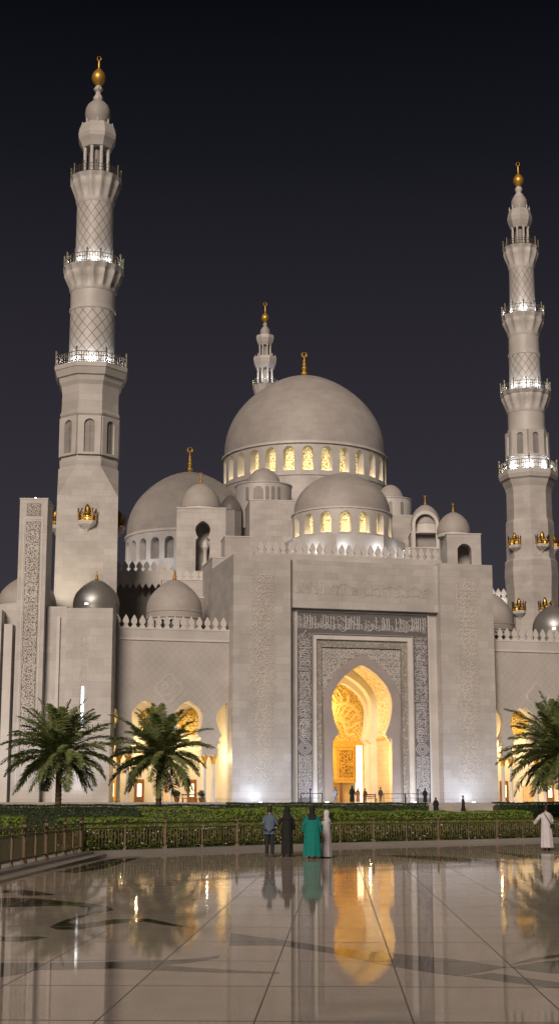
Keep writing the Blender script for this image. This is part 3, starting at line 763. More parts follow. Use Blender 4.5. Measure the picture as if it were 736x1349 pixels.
C8 = math.cos(PI/8)
def build_minaret(name, label, px0, py0, Y, rz, spec):
    X = at(px0, py0, Y).x
    t = thing(name, label, 'minaret', (X, Y, 0), rz, 'minarets of the mosque')
    P = lambda l: profile(px0, py0, Y, l)[1]
    for part in spec:
        kind = part[0]
        if kind == 'lathe':
            _, nm, m, l, n, ph, f = part; p = [(r/f, z) for r, z in P(l)]; LA(nm, m, t, p, n, ph, smooth=(n > 8))
        elif kind == 'corbel':
            _, l, n, lob = part; p = P(l)
            if n <= 8: LA('gallery_corbel', MP, t, [(r/C8 if part[3] is None else r, z) for r, z in p], n, PI/8 if part[3] is None else 0, smooth=False)
            else:
                # shell scallops between two mouldings
                LA('gallery_corbel', MP, t, p, 96, 0, lobes=(lob, 2, len(p)-2, .10), ang=60)
        elif kind == 'rail':
            _, pyt, pyd, hw, n, ph, off = part; a, b = P([(pyd, hw), (pyt, hw)]); railing(t, a[0]*off, a[1]+.02, b[1]-a[1], n, ph, k=max(.8, a[0]/4.6))
        elif kind == 'lights':
            _, py, hw, n, e = part; a, = P([(py, hw+2.2)]); gallery_lights(t, a[0], a[1], n, e)
        elif kind == 'ball':
            _, pyb, pyt, hw, pyc = part; (r, z0), (_, z1), (_, zc) = P([(pyb, hw), (pyt, hw), (pyc, hw)])
            h = z1-z0; bm = bmesh.new(); lathe(bm, [(r*.3, z0)]+[(r*max(.12, math.sin(PI*(.1+.86*i/12)**1.0)), z0+h*i/12) for i in range(1, 13)]+[(r*.18, z1+(zc-z1)*.5), (r*.1, zc-.02)], 16)
            rr = (zc-z1)*.28
            tube(bm, [(rr*.8*math.sin(a), 0, zc+rr-rr*math.cos(a)) for a in [R(-170+340*i/14) for i in range(15)]], [.03+rr*.20*math.sin(PI*i/14) for i in range(15)], 6)
            finish(bm, 'golden_finial', GOLD, t, True)
        elif kind == 'crownpts':
            _, py, hw, n = part; a, = P([(py, hw)])
            bm = bmesh.new()
            for i in range(n):
                q = 2*PI*i/n; x, y = a[0]*math.cos(q), a[0]*math.sin(q); tube(bm, [(x, y, a[1]-.1), (x, y, a[1]+.35), (x, y, a[1]+.75)], [.1, .13, .02], 5)
            finish(bm, 'crown_spikes', MT, t)
        elif kind == 'columns':
            _, pyb, pyt, hw, n = part; (r, z0), (_, z1) = P([(pyb, hw), (pyt, hw)])
            for i in range(n):
                q = 2*PI*(i+.5)/n; bm = bmesh.new(); lathe(bm, [(r*.17, z0), (r*.17, z0+.2), (r*.12, z0+.3), (r*.12, z1-.4), (r*.19, z1)], 8, cx=r*.86*math.cos(q), cy=r*.86*math.sin(q)); finish(bm, 'lantern_column', MT, t, True)
            LA('lantern_core', MSH, t, [(r*.55, z0), (r*.55, z1)], 12)
        elif kind == 'niches':
            _, pyb, pyt, hw, n, ph, wf = part; (r, z0), (_, z1) = P([(pyb, hw), (pyt, hw)])
            side = 2*r*math.tan(PI/n)*wf/2
            for i in range(n):
                a = ph+2*PI*i/n
                e = thing_child('arched_niche', t, (r*math.cos(a), r*math.sin(a), 0), a+PI/2)
                out = rect(-side*1.5, side*1.5, z0-.2, z1+.35); hl = [(side, z0)]+roundh(side, z1-side, z1, 6)
                hole = mirror(0, hl)
                bm = bmesh.new(); prism(bm, [(x*1.0, z) for x, z in rect(-r*math.tan(PI/n), r*math.tan(PI/n), z0-.3, z1+.45)], [hole], -.32, .0); finish(bm, 'niche_surround', MP, e)
                bm = bmesh.new(); prism(bm, mirror(0, [(side*1.25, z0)]+roundh(side*1.25, z1-side, z1+side*.25, 6)), [], -.38, -.33) if False else None; bm.free()
                B('niche_slit', MSH, e, (-side*.98, side*.98, -.03, -.005, z0, z1-.05), (-.07, .07, -.12, -.03, z0, z1-.1))
        elif kind == 'chamfer':
            _, pyt, pyb, hw = part; (r, z1), (_, z0) = P([(pyt, hw), (pyb, hw)])
            bm = bmesh.new(); c = r*math.tan(PI/8)
            top = [bm.verts.new((x, y, z1)) for x, y in ((r, -c), (r, c), (c, r), (-c, r), (-r, c), (-r, -c), (-c, -r), (c, -r))]
            bot = [bm.verts.new((sx*r, sy*r, z0)) for sx, sy in ((1, -1), (1, 1), (-1, 1), (-1, -1))]
            for i in range(4):
                a, b = top[2*i], top[2*i+1]; c2 = top[(2*i+2) % 8]; p, q = bot[i], bot[(i+1) % 4]
                bm.faces.new((p, q, b, a)); bm.faces.new((q, c2, b))
            finish(bm, 'chamfer_stage', MB, t)
        elif kind == 'balconies':
            _, py, hw, angs, k = part; a, = P([(py, hw)])
            for an in angs: balcony(t, an, a[0], a[1], k)
    return t
D = math.degrees
SQ = math.sqrt(.5)
build_minaret('minaret', 'tallest left minaret, square below and octagonal above, with three lit galleries', 113, 780, 190, R(7), [
    ('lathe', 'square_shaft', MB, [(1060, 41.5), (800, 40.2), (661, 39)], 4, PI/4, SQ),
    ('chamfer', 623, 662, 38.9),
    ('lathe', 'octagon_base', MB, [(626, 38.6), (623, 38.3), (621, 37.2), (615, 37.8), (612, 37.6), (611, 36.6)], 8, PI/8, C8),
    ('lathe', 'niche_stage', MB, [(612, 35.8), (553, 35.8)], 8, PI/8, C8),
    ('niches', 604, 561, 35.8, 8, 0, .46),
    ('lathe', 'upper_octagon', MB, [(556, 37), (554, 38.3), (551, 38.3), (549, 36.8), (524, 36.2)], 8, PI/8, C8),
    ('corbel', [(525, 36.2), (516, 37.5), (511, 40), (505, 41.2), (504, 43.5), (496, 46), (495, 47), (489.5, 47)], 8, None),
    ('rail', 475, 489.5, 46.3, 8, PI/8, 1/C8*.985), ('lights', 489, 33, 8, 200),
    ('lathe', 'lattice_shaft', ML, [(489.5, 29.8), (412, 29.2)], 40, 0, 1),
    ('lathe', 'shaft_collar', MP, [(414, 29.2), (413, 30.6), (410, 30.6), (409, 29.3), (388, 29.3)], 40, 0, 1),
    ('corbel', [(389, 29.4), (386, 31), (382, 31.5), (372, 36), (366, 38.6), (364, 38), (362, 39.6), (357, 39.6)], 40, 16),
    ('rail', 344, 357, 38.6, 14, 0, 1), ('lights', 357, 28, 7, 150),
    ('lathe', 'lattice_shaft', ML, [(357.5, 24.6), (271, 24)], 40, 0, 1),
    ('corbel', [(273, 24.1), (269, 25.5), (265, 26), (253, 30.5), (246, 33.3), (244, 32.8), (242, 33.6), (238, 33.6)], 40, 14),
    ('rail', 227, 238, 32.6, 12, 0, 1), ('lights', 238, 24, 4, 14),
    ('columns', 238.5, 197, 18.8, 8),
    ('lathe', 'lantern_bulb', MP, [(198, 18.5), (193, 20.5), (187, 23.5), (182, 24.3), (176, 23.2), (168, 20.3), (166, 18)], 8, PI/8, C8),
    ('crownpts', 168, 19.5, 8),
    ('lathe', 'white_bulb', MD, [(168, 12), (164, 13.2), (158, 15.8), (151, 16.6), (145, 15.8), (140, 13.5), (136, 9.5), (134.5, 6), (132, 5)], 32, 0, 1),
    ('lathe', 'stem_knobs', MP, [(134, 5.2), (132, 6.4), (128, 6.2), (125, 3.6), (122, 3.4), (119, 5.9), (117, 6), (114.5, 3.8), (113, 3.2)], 8, 0, 1),
    ('ball', 114, 90, 9.3, 80),
    ('balconies', 694, 39.2, [-PI/2, 0, PI], 1.12)])
build_minaret('minaret', 'slimmer right minaret beside the photo edge, with four lit galleries above gilded balconies', 697.5, 700, 235, R(-7), [
    ('lathe', 'lower_shaft', MB, [(1060, 33), (835, 32.5), (780, 33.5), (760, 35), (741, 34), (738, 31.6), (690, 31.2), (686, 29.6), (652, 29.2)], 8, 0, 1),
    ('corbel', [(652, 29.2), (645, 30.5), (640, 33), (636, 34.5), (634, 37), (629, 38.6), (624, 38.6)], 8, 1),
    ('rail', 611, 624, 38, 8, 0, .99), ('lights', 624, 28, 7, 260),
    ('lathe', 'niche_stage', MP, [(625, 26), (606, 26), (604, 24), (572, 24), (571, 25.4), (568, 25.4), (567, 24.2), (546, 24)], 40, 0, 1),
    ('niches', 603, 575, 24.05, 8, PI/8, .42),
    ('corbel', [(547, 24.1), (543, 25.5), (540, 26.5), (531, 30), (526, 32), (524, 31.5), (523, 33), (519, 33)], 40, 14),
    ('rail', 508, 519, 32.3, 12, 0, 1), ('lights', 519, 24, 7, 190),
    ('lathe', 'lattice_shaft', ML, [(520, 20.6), (470, 20.2)], 36, 0, 1),
    ('lathe', 'shaft_collar', MP, [(470.5, 20.2), (470, 21.2), (467.5, 21.2), (467, 20), (445, 19.7)], 36, 0, 1),
    ('corbel', [(446, 19.7), (442, 21), (439, 21.5), (430, 25.5), (426, 27.3), (424, 26.6), (422, 27.8), (418, 27.8)], 40, 12),
    ('rail', 407, 418, 27.2, 12, 0, 1), ('lights', 418, 20, 5, 160),
    ('lathe', 'lattice_shaft', ML, [(419, 16.8), (356, 16.3)], 36, 0, 1),
    ('corbel', [(357, 16.4), (353, 17.4), (350, 18), (340, 21.8), (335, 23), (333, 22.4), (331, 23.4), (328.5, 23.4)], 40, 12),
    ('rail', 320, 328.5, 22.7, 10, 0, 1),
    ('columns', 329, 301, 12.2, 8),
    ('lathe', 'lantern_bulb', MP, [(302, 12), (298, 13.8), (293, 15.6), (288, 16.2), (283, 15), (278, 13.6), (277, 11)], 8, 0, 1),
    ('crownpts', 278, 12.8, 8),
    ('lathe', 'white_bulb', MD, [(278, 8.5), (274, 10), (269, 10.6), (265, 10), (261, 8.2), (259, 6)], 28, 0, 1),
    ('lathe', 'stem_knobs', MP, [(261, 7.2), (258, 6.5), (255, 3.6), (253, 4), (250, 5), (248.5, 4.8), (246.5, 3)], 10, 0, 1),
    ('ball', 247, 228.5, 7.1, 219),
    ('balconies', 722, 29.7, [-PI/2-PI/8-R(20), -PI/2+PI/8+R(4), -PI/2+3*PI/8+R(20)], 1.05), ('balconies', 808, 31, [-PI/2-PI/8-R(12), -PI/2+PI/8+R(4)], 1.05)])
build_minaret('minaret', 'distant small minaret peeping out behind the main dome', 349, 510, 298, 0, [
    ('lathe', 'shaft', MP, [(640, 13), (522, 12.5)], 24, 0, 1),
    ('corbel', [(523, 12.4), (518, 14.5), (512, 16), (509, 16.3)], 40, 12), ('rail', 503, 509, 16, 10, 0, 1), ('lights', 507, 14, 5, 90),
    ('columns', 509, 485, 11.2, 8),
    ('lathe', 'gallery_drum', MP, [(486, 11.3), (480, 14.2), (475, 15), (472, 14.6), (471, 12)], 8, PI/8, C8), ('crownpts', 472, 13, 8),
    ('columns', 472, 455, 8.6, 8),
    ('lathe', 'lantern_bulb', MP, [(456, 8.2), (452, 10), (447, 11.4), (443, 11), (441.5, 8)], 8, PI/8, C8),
    ('lathe', 'white_bulb', MD, [(442, 6), (439, 6.6), (435, 6.2), (432, 4), (430, 2.2), (428.5, 3), (427, 3), (425.5, 1.6)], 24, 0, 1),
    ('ball', 425.5, 412, 5.2, 403)])

# ------------------------------------------------------------------ domes
def dome_prof(r, z0, h, bulge=.02, tip=.06, n=18):
    out = []
    for i in range(n+1):
        a = PI/2*i/n; x = math.cos(a); z = math.sin(a)
        rr = r*(x*(1+bulge*math.sin(2*a))); zz = z0+h*((1-tip)*z+tip*(z**8 if z > 0 else 0))
        out.append((max(rr, .02), zz))
    return out
def bay_drum(parent, r, z0, z1, n, whw, wz0, wz1, depth, m, name='drum', ph=0.0, pane=PANE, lit=0, litrange=None, frames=True):
    bm = bmesh.new(); half_w = PI/n*r
    hole = mirror(0, [(whw, wz0)]+roundh(whw, wz1-whw*1.1, wz1, 5))
    outer = [(-half_w, z0), (-whw, z0), (0, z0), (whw, z0), (half_w, z0), (half_w, z1), (whw, z1), (0, z1), (-whw, z1), (-half_w, z1)]
    for i in range(n):
        a0 = ph-PI/2+2*PI*i/n
        def fn(x, y, z, a0=a0): q = a0+x/r; return ((r-y)*math.cos(q), (r-y)*math.sin(q), z)
        prism(bm, outer, [hole], 0, depth, fn=fn)
    bmesh.ops.remove_doubles(bm, verts=bm.verts, dist=.002)
    dr = finish(bm, name, m, parent)
    for i in range(n):
        a0 = ph-PI/2+2*PI*i/n
        if litrange and abs(((a0+PI/2+PI) % (2*PI))-PI) > litrange: continue
        e = thing_child('window', parent, ((r-depth*.8)*math.cos(a0), (r-depth*.8)*math.sin(a0), 0), a0+PI/2)
        bm = bmesh.new(); prism(bm, mirror(0, [(whw*.99, wz0+.002)]+roundh(whw*.99, wz1-whw*1.1, wz1-.01, 5)), [], 0, .1)
        finish(bm, 'window_pane', pane, e)
        if lit: lamp('POINT', (0, -depth*.4, wz0+.14), lit, (1, .80, .44), .03, e)
    return dr
def dome_thing(name, label, px, pyr, Y, hw, pya, n=48, m=None, fin=None, drum=None, group=None, rz=0.0, tip=.06, lip=True, bulge=.02):
    p = at(px, pyr, Y); k = mpp(px, pyr, Y); za = at(px, pya, Y).z
    t = thing(name, label, 'dome', (p.x, Y, 0), rz, group)
    r = hw*k
    prof = dome_prof(r, p.z, za-p.z, tip=tip, bulge=bulge)
    if lip: prof = [(r*.96, p.z-.35*r/10), (r*1.0, p.z-.3*r/10)]+prof
    LA('dome_shell', m or MD, t, prof, n, 0, ang=60)
    if fin:
        zt = at(px, fin, Y).z; finial(t, .035*r if r > 6 else .07*r, za-.1, (zt-za)*.93)
    return t, r, p.z, k
DG = 'white domes of the mosque'
# main dome
t, r, z, k = dome_thing('main_dome', 'largest white dome, ringed by glowing arched windows, in the centre of the roof', 401, 604.5, 255, 105.5, 497, 96, fin=459, group=DG)
zz = lambda py: at(401, py, 255).z
bay_drum(t, r*1.012, zz(650), z-.1, 28, 6.9*k, zz(642.5), zz(612), 1.9, MP, lit=42, litrange=R(82), ph=R(1.2))
LA('drum_cornice', MT, t, [(r*1.01, z-.65), (r*1.035, z-.6), (r*1.035, z-.35), (r*.99, z-.2)], 96)
LA('drum_base', MB, t, [(r*1.03, zz(720)), (r*1.03, zz(650)), (r*1.04, zz(649)), (r*.9, zz(648.5))], 96)
# front half dome
t, r, z, k = dome_thing('front_dome', 'lower white dome with glowing lattice windows, in front of the main dome', 450, 679, 215, 63, 625, 72, group=DG, tip=.03)
zz = lambda py: at(450, py, 215).z
bay_drum(t, r*1.04, zz(717), z-.05, 16, 7.3*k, zz(712), zz(685), 1.4, MP, lit=26, litrange=R(88), ph=R(1.5))
LA('drum_cornice', MT, t, [(r*1.03, z-.35), (r*1.06, z-.3), (r*1.06, z-.15), (r*.98, z)], 72)
LA('terrace', MP, t, [(82*k, zz(770)), (82*k, zz(717.5)), (66*k, zz(716))], 8, PI/8+R(15), smooth=False)
LA('drum_step', MT, t, [(r*1.12, zz(722)), (r*1.12, zz(716.5)), (r*.9, zz(716.3))], 48)
for a in (-150, -120, -90, -60, -30): lamp('POINT', (86*k*math.cos(R(a)), 86*k*math.sin(R(a)), zz(722)-1.4), 75, (.9, .95, 1), .05, t)
# left big dome
t, r, z, k = dome_thing('side_dome', 'broad white dome behind the left minaret, with a tall golden finial', 249, 709, 245, 82, 623, 80, fin=584, group=DG)
zz = lambda py: at(249, py, 245).z
bay_drum(t, r*1.01, zz(765), z-.05, 26, 6.2*k, zz(748), zz(720), 1.4, MP, pane=MSH)
LA('drum_cornice', MT, t, [(r*1.01, z-.6), (r*1.03, z-.5), (r*1.03, z-.2), (r*.98, z)], 80)
for a in (-125, -105, -150, -170): lamp('POINT', ((r+2.5)*math.cos(R(a)), (r+2.5)*math.sin(R(a)), zz(752)), 90, (.85, .9, 1), .05, t)

def tower_dome(label, px, Y, dhw, pyr, pya, fin, x0, x1, y0, y1, niche=None, rz=0.0, depth=None, m=MB, gable=False):
    """a dome on a square tower with an arched opening"""
    t, r, z, k = dome_thing('domed_tower', label, px, pyr, Y, dhw, pya, 40, fin=fin, group='domed roof towers', rz=rz)
    c = at(px, pyr, Y).x; zt, zb = at(px, y0, Y).z, at(px, y1, Y).z
    yf = -r*1.15
    Yf = Y+yf; a, b = at(x0, y0, Yf).x-c, at(x1, y0, Yf).x-c
    dd = depth or 2*r*1.15
    zt = at(px, y0, Yf).z; zb = at(px, y1, Yf).z-1
    if niche and gable:
        n0, n1, na, nb, hs = niche; hw = (at(n1, na, Yf).x-at(n0, na, Yf).x)/2; cx = (at(n0, na, Yf).x+at(n1, na, Yf).x)/2-c; za = at(px, na, Yf).z; zn = at(px, nb, Yf).z
        inn = mirror(cx, [(hw, zn)]+roundh(hw, za-hw*1.05, za, 8)); outr = mirror(cx, [(hw+.45, zb)]+roundh(hw+.45, za-hw*1.05, za+.5, 8))
        PR('arched_gable', MT, t, outr, [inn], yf-.3, yf+1.4); PR('gable_back', MSH, t, mirror(cx, [(hw+.4, zb)]+roundh(hw+.4, za-hw*1.05, za+.45, 8)), [], yf+1.41, yf+1.9)
        B('gable_band', MT, t, (cx-hw, cx+hw, yf+1.2, yf+1.4, za-hw*1.1, za-hw*1.1+.2)); B('tower_body', m, t, (a, b, yf+2.0, yf+dd, zb, zt), (a, cx-hw-.46, yf, yf+1.99, zb, zt), (cx+hw+.46, b, yf, yf+1.99, zb, zt))
    elif niche:
        n0, n1, na, nb, hs = niche
        cx = (at(n0, na, Yf).x+at(n1, na, Yf).x)/2-c; hw = (at(n1, na, Yf).x-at(n0, na, Yf).x)/2; za = at(px, na, Yf).z; zn = at(px, nb, Yf).z
        if hs:
            zp = za-hw*2.3; half = [(hw*.95, zn), (hw*.95, zp-.3), (hw*.62, zp)]+horseshoe(hw, zp+.01, za-hw*1.15, za, hw*.62, 6)[1:]
        else: half = [(hw, zn)]+roundh(hw, za-hw*1.05, za, 7)
        th = min(1.6, dd*.3)
        PR('tower_front', m, t, rect(a, b, zb, zt), [mirror(cx, half)], yf, yf+th)
        B('tower_body', m, t, (a, cx-hw-.4, yf+th, yf+dd, zb, zt), (cx+hw+.4, b, yf+th, yf+dd, zb, zt), (cx-hw-.4, cx+hw+.4, yf+th+1.6, yf+dd, zb, zt), (cx-hw-.4, cx+hw+.4, yf+th, yf+th+1.6, zb, zn), (cx-hw-.4, cx+hw+.4, yf+th, yf+th+1.6, za+.1, zt))
        if hs:
            PR('inner_arch', MT, t, rect(cx-hw-.3, cx+hw+.3, zn, za+.05), [[(x*.8+cx*.2+.35, z2*.97+za*.03-.6) for x, z2 in mirror(cx, half[1:])]], yf+th+.5, yf+th+.9) if False else None
            LA('newel', MT, t, [(.5, zn), (.5, zn+1.4), (.3, zn+1.6), (.3, zn+3.2), (.55, zn+3.6), (.4, zn+4.3), (.02, zn+4.8)], 14).location = (cx+.35, yf+th+.7, 0)
    else:
        B('tower_body', m, t, (a, b, yf, yf+dd, zb, zt))
    B('tower_cornice', MT, t, (a-.08, b+.08, yf-.08, yf+dd+.08, zt+.002, zt+.16))
    LA('dome_ring', MT, t, [(r*.97, zt), (r*.97, z+.02)], 40) if z > zt else None
    return t, k
t, k = tower_dome('domed square tower with a tall horseshoe opening, left of the main dome', 264, 205, 26.5, 670, 637, 619, 231.5, 296, 670, 760, niche=(256, 275.5, 686, 752, True), rz=R(3))
t, k = tower_dome('white domed tower half hidden behind its neighbour, right of the front dome', 560, 225, 19.5, 692, 665, 650, 541, 579, 702, 735, niche=(546, 573, 677.5, 721, False), gable=True)
t, k = tower_dome('small domed block with one arched niche, rightmost on the gateway roof', 597, 200, 22, 703, 675, 660, 586, 631, 704, 752, niche=(600, 618.5, 716, 744, False), rz=R(4))
# small dome between the domed tower and the main drum; shade put into its dark colour and its turret drum's
t, r, z, k = dome_thing('turret_dome', 'tiny grey dome in shade, tucked left of the main dome drum', 303.5, 674, 232, 15, 652, 32, m=stone('shaded_dome', kind='dome', base=(.22, .205, .195)), group='turret domes round the main dome', tip=.2)
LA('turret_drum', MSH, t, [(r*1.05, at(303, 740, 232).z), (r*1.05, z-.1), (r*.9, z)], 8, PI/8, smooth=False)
for px, pya, pyr, hw, Y, lab, sl in ((347, 617, 639, 23, 236, 'low turret dome with slit windows, lower left of the main dome windows', (-34, -10, 8, 20, 33)), (514, 639, 657, 17, 236, 'low turret dome with slit windows, right of the front dome', (-40, -5, 28))):
    t, r, z, k = dome_thing('turret_dome', lab, px, pyr, Y, hw, pya, 40, group='turret domes round the main dome', tip=.04, bulge=-.06)
    zb = at(px, 700, Y).z
    LA('turret_drum', MP, t, [(r*1.6, zb), (r*1.6, z-.55), (r*1.65, z-.45), (r*1.65, z-.3), (r*.95, z+.12)], 48)
    for a in sl:
        a = R(a-90); e = thing_child('slit_window', t, (r*1.6*math.cos(a), r*1.6*math.sin(a), 0), a+PI/2)
        w = .8 if abs(a+PI/2+R(10)) < R(3) else .28
        bm = bmesh.new(); prism(bm, mirror(0, [(w, z-3.4)]+roundh(w, z-1.1-w, z-1.1, 5)), [], -.06, .1); finish(bm, 'slit_pane', MSH, e)

def block(name, label, x0, x1, y0, y1, Y, depth, rz=0.0, m=MB, cat='wall', extra=0.0):
    p = at(x0, y1, Y); q = at(x1, y1, Y); t = thing(name, label, cat, (p.x, Y, 0), rz)
    zt = at(x0, y0, Y).z; zb = p.z-extra
    w = (q.x-p.x)/math.cos(rz)
    B('wall_face', m, t, (0, w, 0, depth, zb, zt)); B('coping', MT, t, (-.06, w+.06, -.06, depth, zt+.002, zt+.15))
    return t, w, zt, zb
block('roof_block', 'plain marble block under the low left turret dome', 328.5, 392, 659, 740, 224, 12, R(6))
block('roof_block', 'plain marble block under the small right turret dome', 489, 545, 678, 735, 226, 12, R(10))
block('roof_block', 'square stone block with a small dark hatch, left of the roof merlons', 296, 331, 707, 745, 198, 8, R(10))
t, w, zt, zb = block('stepped_wall', 'sloping white stair wall rising behind the left gateway tower', 279, 302, 735, 800, 186, 8, R(12))
block('back_wall', 'long pale wall linking the roof towers behind the right parapet', 540, 590, 722, 752, 208, 6, R(12))
# upper terrace left, with merlons and scalloped edge
p0 = at(150, 768, 200)
t = thing('upper_terrace', 'pale terrace wall with merlons and a scalloped lower edge, right of the left minaret', 'wall', (p0.x, 200, 0), R(2))
wd = at(226, 768, 200).x-p0.x; z1, z0 = at(190, 752, 200).z, at(190, 768, 200).z
nn = 9; pts = [(0, z1), (0, z0)]
for i in range(nn): pts += [(wd*(i+.5)/nn, z0-.75), (wd*(i+1)/nn, z0)]
pts += [(wd, z1)]
PR('scalloped_fascia', MT, t, list(reversed(pts)), [], 0, .5)
merlon_row(t, 0, wd, .25, z1, 1.0, .43, 1.4)
B('recessed_wall', MSH, t, (-1, wd+8, 2.2, 3, at(190, 840, 200).z, z0+.4)); B('terrace_floor', MP, t, (0, wd, .5, 14, z1-.5, z1-.2))  # shade under the overhang is put into the wall's darker stone
lamp('AREA', (wd*.5, 5, z1+.2), 120, (.9, .94, 1), 4.0, t, rot=(R(150), 0, 0))
t, w, zt, zb = block('terrace_block', 'lower pale terrace wall with a short merlon row, beneath the horseshoe opening', 213, 292, 764, 786, 193, 9, R(5), extra=1.0)
merlon_row(t, w*.22, w, .3, zt+.15, 1.05, .42, 1.25)
B('corner_post', MP, t, (0, w*.2, -.02, 1.6, zt+.15, zt+1.3))
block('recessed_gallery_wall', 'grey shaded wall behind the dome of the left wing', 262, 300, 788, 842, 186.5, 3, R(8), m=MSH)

# domes on the wings
def wing_dome(label, px, Y, hw, pyr, pya, fin, m=None, uplight=0, n=40, pyb=840, windows=True):
    t, r, z, k = dome_thing('wing_dome', label, px, pyr, Y, hw, pya, n, m=m, fin=fin, group='domes on the arcade wings', tip=.12)
    zb = at(px, pyb, Y).z
    if windows:
        LA('drum_band', MD, t, [(r*1.01, z-1.0), (r*1.01, z-.3), (r*1.03, z-.25), (r*1.03, z-.1), (r*.98, z)], 40)
        bay_drum(t, r*.96, zb, z-1.0, 16, r*.11, zb+.3, z-1.25, .5, MP, pane=DARK)
    else: LA('drum_band', m or MP, t, [(r*.99, zb), (r*.99, z), (r*.97, z+.05)], 40)
    if uplight: lamp('SPOT', (-.2*r, -r*1.35, z-.1), uplight, (.95, .97, 1), .12, t, spot_size=R(110), spot_blend=1.0, rot=(R(150), 0, 0)) ; B('dome_floodlight', WHITELAMP, t, (-.25*r-.2, -.25*r+.2, -r*1.4, -r*1.3, z-.3, z-.2))
    return t
wing_dome('white dome with golden finial behind the merlons of the left wing', 229.5, 180, 36.5, 806, 764, 748)
wing_dome('silver grey dome with a bright floodlit base, in front of the left minaret', 127, 178, 30.5, 798, 764, 750, m=SILV, uplight=300, windows=False, pyb=830)
wing_dome('pale dome half hidden by the tall carved pylon at the far left', 36, 182, 38, 797, 759, None, pyb=830, windows=False)
wing_dome('white dome partly hidden behind the right gateway tower', 647, 196, 29, 822, 782, None)
wing_dome('silver dome with a bright highlight, at the right edge of the photo', 729, 192, 28, 830, 797, 790, m=SILV, uplight=320, windows=False, pyb=850)
t, w, zt, zb = block('upper_parapet', 'short bright merlon wall seen between the right tower and right minaret', 646, 668, 789, 800, 214, 3, R(8), m=MT)
merlon_row(t, 0, w, .3, zt+.15, .95, .4, 1.45)
lamp('POINT', (w*.5, -.8, zt-.5), 70, (1, .96, .9), .2, t)

# ------------------------------------------------------------------ pylon group on the left
PY = Frame(*at(16, 1058, 166)[:2], 1.0)
t = thing('carved_pylon', 'tall slender white pylon with a long carved arabesque strip, at the far left', 'pylon', (PY.X, PY.Y, 0), PY.t)
w = PY.u(0, 63.5, 658)-PY.u(0, 27, 658); zt = PY.z(0, 45, 657.5); u0 = PY.u(0, 27, 658)
B('shaft', MB, t, (u0, u0+w, 0, 4.5, PZ-2, zt))
B('top_stone', MT, t, (u0-.05, u0+w+.05, -.05, 4.55, zt+.002, zt+.12)); B('top_lamp', WHITELAMP, t, (u0+w*.5, u0+w*.5+.2, .5, .7, zt+.13, zt+.3))
a, b = u0+w*.25, u0+w*.77; za, zb = PY.z(0, 45, 687), PY.z(0, 40, 1000)
B('panel_ground', stone('pylon_ground', kind='plain', base=(.21, .18, .15)), t, (a, b, -.012, .02, zb, za), (a, b, -.012, .02, za+.65, za+2.1))
bm = bmesh.new(); scrolls(bm, a+.06, b-.06, zb, za-.1, .46, -.012, .07, .06, seed=71); scrolls(bm, a+.06, b-.06, zb, za-.1, .9, -.012, .08, .055, seed=72)
zz_ = zb
while zz_ < za-2:
    cx, cz = (a+b)/2, zz_+1.2
    ribbon(bm, [(cx+.62*math.cos(i*PI/8), cz+.62*math.sin(i*PI/8)) for i in range(17)], .06, -.012, .09); zz_ += 4.4
scrolls(bm, a+.06, b-.06, za+.7, za+2.05, .45, -.012, .07, .05, seed=73)
finish(bm, 'arabesque_strip', MT, t)
B('edge_moulding', MT, t, (a-.28, a-.16, -.05, .01, zb-4, za+.3), (b+.16, b+.28, -.05, .01, zb-4, za+.3), (a-.28, b+.28, -.051, .01, za+.3, za+.42))
def side(name, label, x0, x1, y0, Y, depth, m=MB):
    p = at(x0, y0, Y); q = at(x1, y0, Y); t = thing(name, label, 'wall', (p.x, Y, 0), 0)
    B('wall_face', m, t, (0, q.x-p.x, 0, depth, PZ-2, p.z)); return t, q.x-p.x, p.z
t, w, zt = side('pier_block', 'square marble pier with a vertical strip light, behind the leftmost palm', 88.5, 149, 801, 164.5, 4.2)
B('light_strip', emitm('strip_lamp', (.92, .95, 1), 2.5), t, (w*.36, w*.36+.26, -.08, .0, at(111, 960, 164).z, at(111, 904, 164).z))
B('strip_reveal', MSH, t, (w*.36-.14, w*.36-.01, -.05, .0, at(111, 960, 164).z, at(111, 904, 164).z+.1))
bm = bmesh.new(); scrolls(bm, w*.36-.25, w*.36+.55, at(111, 900, 164).z+.2, at(111, 835, 164).z, .4, 0, .03, .03, seed=81); finish(bm, 'faint_relief', MP, t)
t2, w2, z2 = side('side_wall', 'recessed marble wall between the carved pylon and the square pier', 62, 88.6, 799, 167.5, 6)
B('pilaster', MT, t2, (w2*.55, w2*.7, -.3, 0, PZ-2, z2-1.2))
side('end_wall', 'plain marble wall at the far left edge, left of the carved pylon', -40, 27, 796, 169, 6)
side('edge_pier', 'narrow pale pier standing against the far left wall', 6, 17, 822, 166.3, 2.5, m=MT)
side('outer_pier', 'wide plain pier cut by the left edge of the photo', -30, 3, 803, 166.8, 2.5)
mp = at(92, 800, 181); lamp('SPOT', (mp.x, 181.5, mp.z+.6), 950, (1, .86, .62), .05, None, spot_size=R(110), spot_blend=1.0, rot=(R(140), 0, R(10)))
for px in (13, 97, 62):
    p = at(px, 1050, 161); lamp('SPOT', (p.x, 161.5, PZ+.2), 420, (.82, .89, 1), .15, None, spot_size=R(120), spot_blend=1.0, rot=(R(155), 0, 0))

